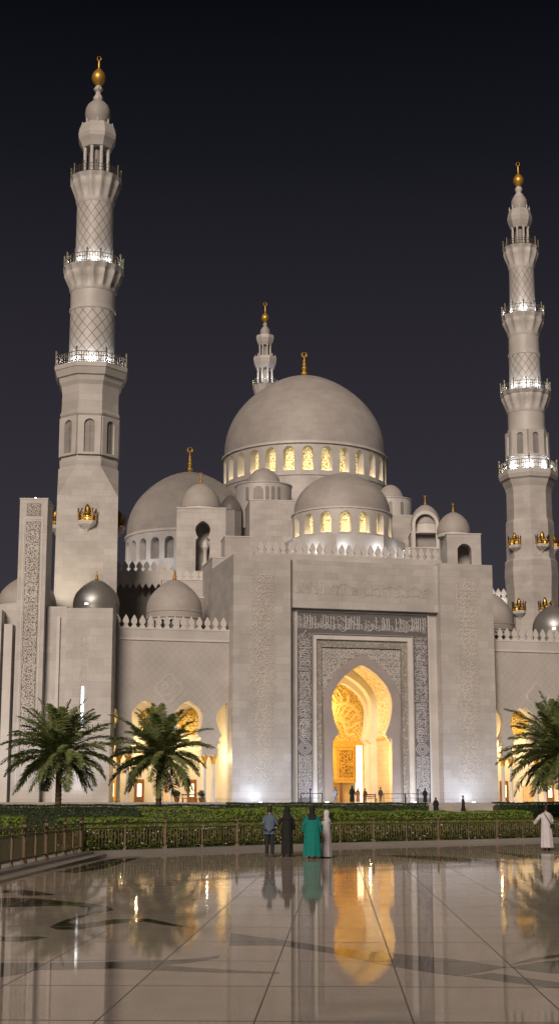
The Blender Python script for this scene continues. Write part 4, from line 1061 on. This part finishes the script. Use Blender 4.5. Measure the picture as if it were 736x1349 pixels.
# ------------------------------------------------------------------ palms
def palm(label, px, Y, ccy, flen, nf, seed):
    rnd = random.Random(seed); c = at(px, ccy, Y); g = at(px, 1060, Y)
    t = thing('date_palm', label, 'palm tree', (c.x, Y, .1), 0, 'date palms in the garden'); hz = c.z-.1
    bm = bmesh.new(); prof = []
    n = 34
    for i in range(n+1):
        f = i/n; prof.append((.22+.05*(i % 2)-.02*f+.12*max(0, f-.86)/.14+.08*max(0, .06-f)/.06, hz*f))
    lathe(bm, prof, 12); finish(bm, 'trunk', BARK, t)
    bm = bmesh.new()
    for k in range(nf):
        az = k*2.39996+rnd.uniform(-.2, .2); f = (k+.5)/nf
        el = R(86-112*f**.95)+rnd.uniform(-.14, .14)           # young fronds stand up, old ones hang
        Lf = flen*rnd.uniform(.8, 1.12)*(.82+.25*math.sin(PI*f)); m = 15
        pts = []; p = Vector((0, 0, hz+.1-.5*f)); e = el
        for i in range(m+1):
            pts.append(p.copy()); d = Vector((math.cos(az)*math.cos(e), math.sin(az)*math.cos(e), math.sin(e))); p += d*Lf/m; e -= R(1.6+4.6*i/m)*((.55+.75*f) if e > -1.0 else .15)
        tube(bm, pts, [.05*(1-i/m)+.012 for i in range(m+1)], 3, False)
        for i in range(4, m*5):
            q = i/5.0; a = int(q); fr = q-a
            if a >= m: break
            b0 = pts[a].lerp(pts[a+1], fr); tdir = (pts[a+1]-pts[a]).normalized()
            s = tdir.cross(Vector((0, 0, 1))); s = s.normalized() if s.length > .05 else Vector((-math.sin(az), math.cos(az), 0))
            up = s.cross(tdir)
            ll = flen*.20*math.sin(PI*min(1, (q/m)*.85+.13))**.7*rnd.uniform(.8, 1.15)
            for sg in (-1, 1):
                dv = (s*sg*.8+tdir*rnd.uniform(.45, .9)+up*rnd.uniform(-.1, .55)).normalized()
                tip = b0+dv*ll+Vector((0, 0, -.22*ll)); md = b0+dv*ll*.5
                w = tdir*.026+up*.012
                v = [bm.verts.new(x) for x in (b0-w, b0+w, md+w*1.5, tip, md-w*1.5)]
                bm.faces.new(v)
    finish(bm, 'crown', PALML, t)
palm('date palm in front of the carved pylon, leftmost of the three', 79, 118, 992, 4.9, 70, 1)
palm('date palm in front of the left arcade, middle one of the three', 210, 122, 993, 4.8, 60, 2)
palm('date palm at the right edge, in front of the right arcade', 737, 116, 990, 5.0, 70, 5)

# ------------------------------------------------------------------ hedges
def hedge(name, label, cat, pts, hgt, dep, m, dens, leaf, flowers=0, seed=1, zb=.1, group=None):
    """pts: polyline (x,y) of the front foot; wavy clipped body with leaves on every visible face"""
    rnd = random.Random(seed); t = thing(name, label, cat, (pts[0][0], pts[0][1], zb), 0, group)
    o = Vector((pts[0][0], pts[0][1], 0)); P = [Vector((x, y, 0))-o for x, y in pts]
    bm = bmesh.new(); lv = bmesh.new(); flo = bmesh.new()
    def put(b, c, n, s):
        a = n.orthogonal().normalized(); q = n.cross(a); r = rnd.uniform(0, 6.28); u = (a*math.cos(r)+q*math.sin(r)); v = n.cross(u)
        b.faces.new([b.verts.new(c+x) for x in (u*s, v*s*.45, -u*s, -v*s*.45)])
    cum = 0
    for i, (a, b) in enumerate(zip(P, P[1:])):
        d = (b-a); l = d.length; d.normalize(); nrm = Vector((-d.y, d.x, 0))   # points to the back
        wv = .3 if m is LEAFD else .7; hh = lambda s: hgt*(1+wv*(.05*math.sin((s+cum)*.9+seed)+.04*math.sin((s+cum)*2.3)))
        e = .3*min(hgt, dep)
        # core
        ns = max(2, int(l/1.0)); rows = []
        for j in range(ns+1):
            s = l*j/ns; h = hh(s)*.93; base = a+d*s
            if i == 0 and j == 0: base += d*.12
            sec = [(.08, 0), (.1, h*.6), (.3*min(dep, 1)*.6, h*.95), (dep*.5, h), (dep-.15, h*.9), (dep-.08, 0)]
            rows.append([bm.verts.new(base+nrm*y+Vector((0, 0, z))) for y, z in sec])
        for r0, r1 in zip(rows, rows[1:]):
            for k in range(5): bm.faces.new((r0[k], r0[k+1], r1[k+1], r1[k]))
        if i == 0: bm.faces.new(rows[0])
        if i == len(P)-2: bm.faces.new(rows[-1])
        nl = int(l*(hgt+dep)*dens)
        for _ in range(nl):
            s = rnd.uniform(0, l); h = hh(s)
            if rnd.random() < hgt/(hgt+dep*.8):
                z = rnd.uniform(0, h); y = .02+.06*rnd.random()+(max(0, z-h*.8)**2)*.9/h; n = Vector(nrm*-1+Vector((rnd.uniform(-.8, .8), 0, rnd.uniform(-.4, .9))))
            else:
                y = rnd.uniform(.05, dep); z = h*(1-.06*abs(y/dep-.5))+rnd.uniform(-.04, .08); n = Vector((rnd.uniform(-.6, .6), rnd.uniform(-.9, .3), 1))
            put(lv, a+d*s+nrm*y+Vector((0, 0, z)), n.normalized(), leaf*rnd.uniform(.6, 1.25))
        for _ in range(int(flowers*l)):
            s = rnd.uniform(0, l); h = hh(s); c = a+d*s+nrm*rnd.uniform(-.05, .2)+Vector((0, 0, h*rnd.choice((.15, .3, .5, .85, 1.0))*rnd.uniform(.85, 1.06)))
            for q in range(4): put(flo, c, Vector((rnd.uniform(-1, 1), -1, rnd.uniform(-.5, 1))).normalized(), .04)
        cum += l
    finish(bm, 'hedge_core', CORE, t); finish(lv, 'leaves', m, t)
    if flowers: finish(flo, 'blossoms', FLW, t)
    else: flo.free()
    return t
HG = 'clipped hedges of the garden'
def hx(px, Y): return at(px, 1070, Y).x
def ztop(py, Y): return at(368, py, Y).z-.1
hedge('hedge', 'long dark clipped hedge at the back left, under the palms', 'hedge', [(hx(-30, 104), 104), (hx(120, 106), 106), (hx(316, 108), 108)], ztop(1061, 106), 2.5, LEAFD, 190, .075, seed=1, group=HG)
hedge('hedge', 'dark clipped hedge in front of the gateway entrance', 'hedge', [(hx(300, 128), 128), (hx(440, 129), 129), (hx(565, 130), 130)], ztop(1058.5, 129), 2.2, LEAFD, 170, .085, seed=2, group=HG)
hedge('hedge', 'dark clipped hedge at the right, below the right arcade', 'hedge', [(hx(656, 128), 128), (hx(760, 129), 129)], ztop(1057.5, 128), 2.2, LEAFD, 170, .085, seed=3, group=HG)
hedge('hedge', 'light green low hedge lump at the left edge', 'hedge', [(hx(-25, 80), 80), (hx(36, 81), 81)], ztop(1076, 80), 1.6, LEAFM, 190, .065, seed=4, group=HG)
hedge('hedge', 'light green low hedge starting right behind the fence corner', 'hedge', [(hx(84, 80), 80), (hx(196, 82), 82)], ztop(1079, 81), 1.6, LEAFM, 190, .065, seed=5, group=HG)
hedge('hedge', 'bright rounded hedge behind the man in blue', 'hedge', [(hx(187, 94), 94), (hx(290, 95), 95), (hx(352, 96), 96)], ztop(1066, 95), 2.4, LEAFM, 160, .07, seed=6, group=HG)
hedge('hedge', 'bright hedge behind the two robed women in teal and white', 'hedge', [(hx(345, 104), 104), (hx(452, 105), 105)], ztop(1065.5, 104), 2.2, LEAFM, 150, .075, seed=7, group=HG)
hedge('hedge', 'light green hedge running right from the entrance axis', 'hedge', [(hx(440, 102), 102), (hx(560, 105), 105), (hx(702, 108), 108)], ztop(1069.5, 105), 2.0, LEAFM, 150, .075, seed=8, group=HG)
sh = offs(fp, 1.0)
hedge('flower_shrubs', 'low shrubs dotted with white blossoms close behind the fence', 'shrubs', [(p.x, p.y) for p in sh[1:]]+[(sh[-1].x+6, sh[-1].y+4)], .82, 1.6, LEAFS, 170, .065, flowers=6, seed=9)

# ------------------------------------------------------------------ fence
def fence(name, label, pts, spacing, ornate, n_end=True):
    t = thing(name, label, 'fence', (pts[0].x, pts[0].y, KH)); o = pts[0].copy()
    P = [Vector((p.x-o.x, p.y-o.y, 0)) for p in pts]
    L_ = [0]
    for a, b in zip(P, P[1:]): L_.append(L_[-1]+(b-a).length)
    def pos(s):
        for i in range(len(P)-1):
            if s <= L_[i+1] or i == len(P)-2: return P[i].lerp(P[i+1], (s-L_[i])/(L_[i+1]-L_[i]))
    n = round(L_[-1]/spacing); hgt = 1.02
    pm = None
    for i in range(n+1):
        p = pos(L_[-1]*i/n)
        big = (i % 2 == 0)
        bm = bmesh.new(); w = .05 if big else .03
        box(bm, -w, w, -w, w, 0, hgt+(.06 if big else .02)); box(bm, -w*1.7, w*1.7, -w*1.7, w*1.7, 0, .09)
        if big: lathe(bm, [(.02, hgt+.06), (.065, hgt+.075), (.03, hgt+.1), (.06, hgt+.13), (.06, hgt+.16), (.03, hgt+.19), (.005, hgt+.2)], 10)
        q = finish(bm, 'post', BRONZE, t); q.location = p
        if i == n: break
        p2 = pos(L_[-1]*(i+1)/n); d = p2-p; l = d.length; e = thing_child('railing_panel', t, p, math.atan2(d.y, d.x))
        a, b = w if big else .03, l-.04
        bm = bmesh.new(); box(bm, .04, b, -.035, .035, hgt-.07, hgt-.01); finish(bm, 'top_rail', BRONZE, e)
        bm = bmesh.new(); box(bm, .04, b, -.018, .018, .12, .16); box(bm, .04, b, -.018, .018, hgt-.24, hgt-.205)
        c = int(l/(.19 if not ornate else .17))
        for j in range(1, c):
            x = l*j/c; tube(bm, [(x, 0, .16), (x, 0, .5), (x, 0, hgt-.24)], [.010, .011 if not ornate else .017, .010], 5)
            if ornate and j % 2 == 0:
                tube(bm, [(x+.055*math.cos(a_), 0, .55+.13*math.sin(a_)) for a_ in [R(q_) for q_ in range(0, 361, 60)]], .011, 4)
            if j % 2 == 0 or ornate: tube(bm, [(x+.042*math.cos(a_), 0, hgt-.137+.05*math.sin(a_)) for a_ in [R(q_) for q_ in range(0, 361, 60)]], .010, 4)
        finish(bm, 'balusters', BRONZE, e)
fence('fence', 'bronze metal fence running along the back edge of the plaza', fp[1:]+[fp[-1]+(fp[-1]-fp[-2])*.6], 2.35, True)
fence('fence', 'bronze metal fence coming forward along the left edge of the plaza', [left_out, fp[0], fp[1]-(fp[1]-fp[0]).normalized()*.35], 1.9, False)

# podium handrails
def handrail(label, x0, x1, v, g):
    a, b = G.u(v, x0, 1055), G.u(v, x1, 1055); p = G.w(a, v, PZ); t = thing('handrail', label, 'railing', p, G.t, g)
    n = max(1, round((b-a)/2.4)); bm = bmesh.new()
    for i in range(n+1): x = (b-a)*i/n; bm2 = bmesh.new(); tube(bm2, [(x, 0, 0), (x, 0, 1.0)], .05, 6); finish(bm2, 'rail_post', DARK, t)
    tube(bm, [(0, 0, .98), (b-a, 0, .98)], .035, 6); tube(bm, [(0, 0, .5), (b-a, 0, .5)], .02, 6); finish(bm, 'rail_bar', DARK, t)
HR = 'dark handrails on the entrance terrace'
handrail('thin dark handrail on the terrace left of the arch', 396, 424, -4.0, HR); handrail('thin dark handrail on the terrace right of the arch', 534, 566, -4.0, HR)
handrail('low bright barrier frame beside the right foot of the arch', 505, 533, -3.0, HR)
def small_post(px, lab):
    p = G.w(G.u(-4.6, px, 1050), -4.6, PZ); t = thing('bollard', lab, 'bollard', p, 0, 'bollards on the entrance terrace')
    bm = bmesh.new(); lathe(bm, [(.16, 0), (.16, .05), (.07, .08), (.06, 1.35), (.1, 1.4), (.1, 1.48), (.02, 1.55)], 10); finish(bm, 'bollard_shaft', DARK, t)
small_post(408.5, 'dark slim bollard in front of the left part of the grey frame'); small_post(550, 'dark slim bollard in front of the right part of the grey frame')
# bench
p = G.w(G.u(-1.5, 487, 1055), -1.5, PZ); t = thing('bench', 'small brown bench with slatted back in the lit archway', 'bench', p, G.t)
B('seat', WOOD, t, (-.8, .8, -.25, .2, .42, .48)); B('backrest', WOOD, t, (-.8, .8, .2, .26, .62, .72), (-.8, .8, .2, .26, .82, .95))
for x in (-.74, .66): B('leg', WOOD, t, (x, x+.08, -.22, -.14, 0, .42), (x, x+.08, .2, .28, 0, .98))
p = G.w(G.u(3, 250, 1055), 3.0, PZ); t = thing('bench', 'dark bench under the left arcade, right of the middle palm trunk', 'bench', p, G.t)
B('seat', WOOD, t, (-.9, .9, -.25, .2, .42, .5)); B('backrest', WOOD, t, (-.9, .9, .2, .26, .8, .95))
for x in (-.84, .76): B('leg', WOOD, t, (x, x+.08, -.22, -.14, 0, .42), (x, x+.08, .2, .28, 0, .98))
for px, lab in ((233, 'round dark planter bush under the left arcade, beside the bench'), (265, 'round dark planter bush at the right end of the left arcade')):
    p = G.w(G.u(1.0, px, 1055), 1.0, PZ); t = thing('potted_plant', lab, 'potted plant', p, 0, 'potted plants under the arcade')
    LA('pot', WOOD, t, [(.22, 0), (.32, .5), (.34, .55), (.28, .56)], 12)
    bm = bmesh.new(); rnd = random.Random(px)
    for _ in range(260):
        n = Vector((rnd.gauss(0, 1), rnd.gauss(0, 1), rnd.gauss(0, 1))).normalized(); c = Vector((0, 0, .95))+n*rnd.uniform(.2, .48); a = n.orthogonal().normalized()*.11; q = n.cross(a)*.5
        bm.faces.new([bm.verts.new(c+x) for x in (a, q, -a, -q)])
    finish(bm, 'foliage', LEAFD, t)

# ------------------------------------------------------------------ people
SKIN = plainm('skin', (.36, .21, .14), .5); HAIR = plainm('hair', (.02, .016, .013), .6); SHOE = plainm('shoe', (.02, .018, .016), .4)
def cloth(name, c): return plainm(name, c, .85, 0, .18, 9.0, .25)
_skin = {}
def grow(name, verts, edges, rad, m, parent, sub=1):
    me = bpy.data.meshes.new(name); me.from_pydata(verts, edges, []); o = bpy.data.objects.new(name, me); COL.objects.link(o)
    md = o.modifiers.new('s', 'SKIN'); md.use_smooth_shade = True
    for i, v in enumerate(me.skin_vertices[0].data):
        r = rad[i]; v.radius = r if isinstance(r, tuple) else (r, r); v.use_root = (i == 0)
    sb = o.modifiers.new('d', 'SUBSURF'); sb.levels = sub; sb.render_levels = sub
    dg = bpy.context.evaluated_depsgraph_get(); ev = o.evaluated_get(dg); nm = bpy.data.meshes.new_from_object(ev)
    bpy.data.objects.remove(o); q = bpy.data.objects.new(name, nm); COL.objects.link(q); q.parent = parent
    nm.materials.clear(); nm.materials.append(m)
    for p in nm.polygons: p.use_smooth = True
    return q
def shell(name, rings, m, parent, n=28, fold=0.0, k=9, seed=0, cut=None, caps=(True, False), smooth=True):
    bm = bmesh.new(); rs = []
    for (z, rx, ry, cx, cy) in rings:
        f = fold*max(0, min(1, (1.15-z)/1.0)) if fold else 0
        ring = []
        for i in range(n):
            a = 2*PI*i/n; w = 1+f*(math.sin(k*a+seed)+.5*math.sin((k*2-3)*a+seed*2.1))
            ring.append(bm.verts.new((cx+rx*math.cos(a)*w, cy+ry*math.sin(a)*w, z)))
        rs.append(ring)
    for a, b in zip(rs, rs[1:]):
        for i in range(n):
            f = bm.faces.new((a[i], a[(i+1) % n], b[(i+1) % n], b[i]))
            if cut and cut(f.calc_center_median()): bm.faces.remove(f)
    if caps[0]: bm.faces.new(rs[0])
    return finish(bm, name, m, parent, smooth, 70)
def person(label, loc, h, face, arms, robe=None, top=None, trousers=None, scarf=None, hair=False, stride=0.0, turn=0.0, fingers=True, bag=False, wide=1.0, robe_len=.07, phone=False, cap=False, group=None):
    """face: heading angle (0 = facing +Y, away from the camera). arms: {'L':(elbow,wrist),'R':(...)} in body space"""
    t = thing('person', label, 'person', loc, face, group); t.scale = (h/1.74,)*3
    V = []; E = []; Rd = []
    def v(p, r, to=None):
        V.append(p); Rd.append(r)
        if to is not None: E.append((to, len(V)-1))
        return len(V)-1
    pel = v((0, 0, .93), (.125, .10)); wa = v((0, 0, 1.08), (.12, .095), pel); ch = v((0, 0, 1.28), (.145, .11), wa); nb = v((0, -.01, 1.43), (.07, .065), ch)
    nk = v((0, 0, 1.5), (.05, .052), nb); hd0 = v((0, .015, 1.57), (.068, .08), nk); hd = v((0, .012, 1.645), (.078, .095), hd0); v((0, .0, 1.70), (.055, .065), hd)
    st, ct = math.sin(turn), math.cos(turn)
    v((-.115*st, .012+.115*ct, 1.605), .012, hd0)
    for s in (-1, 1): v((s*.085*ct, .01+s*.085*st, 1.62), .014, hd)
    J = {}
    for s, key in ((-1, 'L'), (1, 'R')):
        el, wr = arms[key]; shd = (s*.175, 0, 1.395)
        a = v(shd, .058, ch); b = v(el, .042, a); c = v(wr, .03, b); d = (Vector(wr)-Vector(el)).normalized(); J[key] = (shd, el, wr)
        pm = v(tuple(Vector(wr)+d*.055), (.036, .02), c)
        if fingers:
            sd = d.cross(Vector((s, 0, .2))).normalized()
            dn = d.cross(sd).normalized()
            for i, ln in enumerate((.058, .068, .064, .05)):
                o_ = Vector(wr)+d*.085+sd*(.024-.016*i); f0 = v(tuple(o_), .0095, pm); f1 = v(tuple(o_+d*ln*.5+dn*.006), .009, f0); v(tuple(o_+d*ln*.85+dn*.022), .008, f1)
            th = Vector(wr)+d*.03+sd*.038; q = v(tuple(th), .011, pm); v(tuple(th+d*.035+sd*.014), .009, q)
    feet = {}
    for s in (-1, 1):
        dy = s*stride; hp = v((s*.088, 0, .89), (.085, .09), pel); kn = v((s*.095, dy*.5+.02, .49), .055, hp); an = v((s*.1, dy, .08), .038, kn); v((s*.115, dy+.13, .035), (.04, .028), an); feet[s] = (dy,)
        J[s] = ((s*.088, 0, .89), (s*.095, dy*.5+.02, .49), (s*.1, dy, .08))
    grow('body', V, E, Rd, SKIN, t)
    for s in (-1, 1):
        dy = s*stride; bm = bmesh.new()
        rs = []
        for (y, w, z) in ((-.06, .035, .07), (-.04, .042, .09), (.04, .045, .085), (.12, .048, .06), (.19, .035, .04), (.215, .015, .03)):
            rs.append([bm.verts.new((s*.108+w*x, dy+y, zz)) for x, zz in ((-1, .004), (-1, z*.6), (-.5, z), (.5, z), (1, z*.6), (1, .004))])
        for a, b in zip(rs, rs[1:]):
            for i in range(6): bm.faces.new((a[i], a[(i+1) % 6], b[(i+1) % 6], b[i]))
        bm.faces.new(rs[0]); bm.faces.new(rs[-1]); finish(bm, 'shoe', SHOE, t, True)
    if trousers:
        grow('trousers', [(0, 0, .97)]+[p for s in (-1, 1) for p in J[s]], [(0, 1), (1, 2), (2, 3), (0, 4), (4, 5), (5, 6)], [(.15, .125)]+[(.10, .105), .078, .07]*2, trousers, t)
    if robe:
        w = wide
        shell('robe', [(1.475, .075, .07, 0, 0), (1.45, .11, .085, 0, 0), (1.42, .17*min(w, 1.1), .11, 0, -.005), (1.37, .215*min(w, 1.15), .13, 0, -.01), (1.25, .215*w, .14, 0, -.01), (1.1, .2*w, .14, 0, 0), (.95, .21*w, .155, 0, 0), (.7, .225*w, .165, 0, 0), (.45, .235*w, .17+abs(stride)*.3, 0, 0), (.25, .24*w, .17+abs(stride)*.5, 0, 0), (robe_len, .245*w, .175+abs(stride)*.7, 0, 0)], robe, t, 48, .08, 8, seed=h*7)
        for key in 'LR':
            a, b, c = J[key]; c2 = Vector(b).lerp(Vector(c), .93)
            bm = bmesh.new(); tube(bm, [Vector((a[0]*.8, a[1], a[2]-.03)), Vector(a).lerp(Vector(b), .5), b, Vector(b).lerp(Vector(c), .5), c2], [.06, .072, .07*w, .075*w, .082*w], 12); finish(bm, 'sleeve', robe, t, True)
    if top:
        shell('jacket', [(1.48, .07, .065, 0, 0), (1.45, .10, .08, 0, 0), (1.42, .17, .105, 0, -.005), (1.37, .215, .125, 0, -.01), (1.25, .205, .14, 0, 0), (1.08, .185, .135, 0, 0), (.95, .195, .14, 0, 0), (.78, .205, .145, 0, 0)], top, t, 36, .02, 7, seed=2)
        for key in 'LR':
            a, b, c = J[key]
            bm = bmesh.new(); tube(bm, [Vector((a[0]*.82, a[1], a[2]-.025)), Vector(a).lerp(Vector(b), .5), b, Vector(b).lerp(Vector(c), .95)], [.064, .064, .056, .046], 12); finish(bm, 'sleeve', top, t, True)
    if scarf:
        def cut(c):
            x, y = c.x*ct+c.y*st, -c.x*st+c.y*ct
            return y > .045 and abs(x) < .06 and 1.54 < c.z < 1.69
        shell('headscarf', [(1.765, .012, .015, 0, -.005), (1.755, .05, .06, 0, 0), (1.72, .088, .10, 0, 0), (1.66, .10, .118, 0, 0), (1.6, .1, .118, 0, 0), (1.54, .092, .105, 0, 0), (1.49, .09, .095, 0, -.005), (1.44, .14, .115, 0, -.01), (1.38, .19, .145, 0, -.015), (1.3, .2, .155, 0, -.02)], scarf, t, 36, cut=cut)
    if hair:
        def cut2(c):
            x, y = c.x*ct+c.y*st, -c.x*st+c.y*ct
            return y > .05 and c.z < 1.70
        shell('hair', [(1.762, .012, .015, 0, -.01), (1.752, .05, .06, 0, -.01), (1.72, .082, .096, 0, -.005), (1.66, .088, .108, 0, -.005), (1.6, .085, .1, 0, -.015), (1.55, .065, .07, 0, -.03)], HAIR, t, 28, cut=cut2)
    if bag:
        bm = bmesh.new(); tube(bm, [(-.12, -.09, 1.45), (-.05, -.17, 1.3), (.06, -.175, 1.12), (.15, -.165, .98), (.23, -.08, .98)], .016, 5); tube(bm, [(-.12, -.08, 1.45), (0, .16, 1.3), (.2, .14, 1.05), (.23, -.05, 1.0)], .014, 5); sb = finish(bm, 'bag_strap', SHOE, t)
        bm = bmesh.new(); box(bm, .09, .28, -.23, -.15, .86, 1.0); bmesh.ops.bevel(bm, geom=list(bm.edges), offset=.02, segments=2, affect='EDGES'); finish(bm, 'shoulder_bag', SHOE, t)
    return t
ST = {'L': ((-.24, -.02, 1.12), (-.24, .06, .88)), 'R': ((.24, -.02, 1.12), (.24, .06, .88))}
def g2(px, py): p = gnd(px, py); return (p.x, p.y, 0)
WH = cloth('white_cloth', (.62, .60, .63)); BLK = cloth('black_cloth', (.012, .011, .012)); TEAL = cloth('teal_cloth', (.0, .20, .17)); BLUE = cloth('blue_cloth', (.10, .15, .20)); NAVY = cloth('navy_trousers', (.018, .022, .03))
person('man in grey blue shirt and dark trousers, leftmost of the group by the fence', g2(355, 1129), 1.74, R(-12), {'L': ((-.24, .0, 1.14), (-.2, .18, .98)), 'R': ((.25, .04, 1.14), (.16, .28, 1.08))}, top=BLUE, trousers=NAVY, hair=True, turn=R(-20))
person('woman in black robe and headscarf, gesturing towards the man in blue', g2(378, 1129), 1.73, R(8), {'L': ((-.28, .02, 1.16), (-.36, .2, 1.2)), 'R': ((.24, .02, 1.12), (.2, .14, .95))}, robe=BLK, scarf=BLK, turn=R(35), wide=.86, robe_len=.1)
person('woman in a wide teal robe and black headscarf', g2(411, 1131.5), 1.74, R(0), {'L': ((-.27, .0, 1.13), (-.26, .12, .92)), 'R': ((.27, .0, 1.13), (.26, .12, .92))}, robe=TEAL, scarf=BLK, wide=1.22, robe_len=.09)
person('woman in pale white robe and headscarf, turned left, rightmost of the group', g2(430, 1130), 1.60, R(62), {'L': ((-.2, .12, 1.12), (-.08, .3, 1.1)), 'R': ((.2, .12, 1.12), (.06, .3, 1.1))}, robe=WH, scarf=WH, turn=R(15), wide=.95, robe_len=.04)
person('man in a long white robe with a dark shoulder bag, walking at the right edge', g2(720, 1120.5), 1.80, R(8), {'L': ((-.36, -.03, 1.18), (-.42, .12, 1.04)), 'R': ((.24, .02, 1.13), (.2, .14, .95))}, robe=WH, hair=True, stride=.09, bag=True, robe_len=.12)
# far visitors on the entrance terrace
def far(px, v, z, label, h, face, **kw):
    p = G.w(G.u(v, px, 1055), v, z); person(label, p, h, face, kw.pop('arms', ST), fingers=False, group='visitors near the entrance', **kw)
PK = cloth('salmon_cloth', (.45, .17, .10)); GR = cloth('grey_cloth', (.10, .09, .09)); BR = cloth('brown_cloth', (.10, .055, .03))
far(463.5, -3, PZ, 'tall person in a black robe standing in the middle of the lit archway', 1.85, R(15), robe=BLK, scarf=BLK, wide=1.0)
far(471, -2.5, PZ, 'person in a salmon robe right beside the black robed one in the archway', 1.62, R(-10), robe=PK, scarf=BR)
far(441.5, -2, PZ, 'dark figure at the left foot of the lit arch', 1.72, R(0), top=GR, trousers=NAVY, hair=True)
far(480.5, -.5, PZ, 'small dark haired figure near the bench in the archway', 1.6, R(20), top=BR, trousers=NAVY, hair=True)
far(501, -3, PZ, 'person in patterned grey clothes with a bag, at the right side of the lit arch', 1.7, R(-20), top=GR, trousers=BR, hair=True, bag=True)
far(559.5, -4, PZ, 'dark robed figure standing before the right part of the grey frame', 1.6, R(0), robe=BLK, scarf=BLK)
far(573.5, -10.5, .98, 'dark robed figure low on the steps, left of the walking one', 1.74, R(0), robe=BLK, scarf=BLK, wide=1.2)
far(609.5, -10.5, .98, 'dark figure striding across the steps in front of the right tower', 1.95, R(-80), robe=BLK, hair=True, stride=.16, robe_len=.25, wide=.9)

# ------------------------------------------------------------------ light, sky, camera
EL, AZ = R(25), R(-14)          # the floodlight-like key light: from behind the camera, a little from the left
sd = bpy.data.lights.new('sun', 'SUN'); sd.energy = 2.75; sd.angle = R(20); sd.color = (1, .82, .68)
so = bpy.data.objects.new('sun', sd); COL.objects.link(so)
dirv = Vector((math.sin(AZ)*math.cos(EL), -math.cos(AZ)*math.cos(EL), math.sin(EL)))
so.rotation_euler = dirv.to_track_quat('Z', 'Y').to_euler(); so.location = (0, -20, 60)
w = bpy.data.worlds.new('World'); S.world = w; w.use_nodes = True; nt = w.node_tree
for n in list(nt.nodes): nt.nodes.remove(n)
out = N(nt, 'ShaderNodeOutputWorld'); sky = N(nt, 'ShaderNodeTexSky', sky_type='NISHITA', sun_disc=False)
sky.sun_elevation = EL; sky.sun_rotation = math.atan2(dirv.x, dirv.y)
b1 = N(nt, 'ShaderNodeBackground', i_Strength=.0006); L(nt, sky.outputs[0], b1.inputs[0])
tc_ = N(nt, 'ShaderNodeTexCoord'); sx_ = N(nt, 'ShaderNodeSeparateXYZ'); L(nt, tc_.outputs['Generated'], sx_.inputs[0])
c = ramp(nt, sx_.outputs[2], [(0.0, (.050, .043, .050)), (.16, (.034, .030, .038)), (.30, (.021, .0185, .0235)), (.42, (.0075, .0075, .0105)), (.50, (.0025, .0025, .0042)), (1.0, (.0015, .0015, .0025))])
b2 = N(nt, 'ShaderNodeBackground', i_Strength=1.0); L(nt, c, b2.inputs[0])
ad = N(nt, 'ShaderNodeAddShader'); L(nt, b1.outputs[0], ad.inputs[0]); L(nt, b2.outputs[0], ad.inputs[1]); L(nt, ad.outputs[0], out.inputs[0])
cam = bpy.data.cameras.new('camera'); co = bpy.data.objects.new('camera', cam); COL.objects.link(co); S.camera = co
cam.sensor_fit = 'VERTICAL'; cam.sensor_height = 24; cam.lens = 24*F/H; cam.clip_end = 3000; cam.clip_start = .1
co.location = (0, 0, CH); co.rotation_euler = (PI/2+PITCH, 0, 0)
S.view_settings.view_transform = 'Standard'; S.view_settings.look = 'None'; S.view_settings.exposure = 0; S.view_settings.gamma = 1
S.cycles.use_denoising = True
try: S.cycles.denoiser = 'OPENIMAGEDENOISE'
except Exception: pass
S.cycles.max_bounces = 6; S.cycles.diffuse_bounces = 3; S.cycles.glossy_bounces = 3; S.cycles.sample_clamp_indirect = 4; S.cycles.use_light_tree = True
S.cycles.caustics_reflective = False; S.cycles.caustics_refractive = False
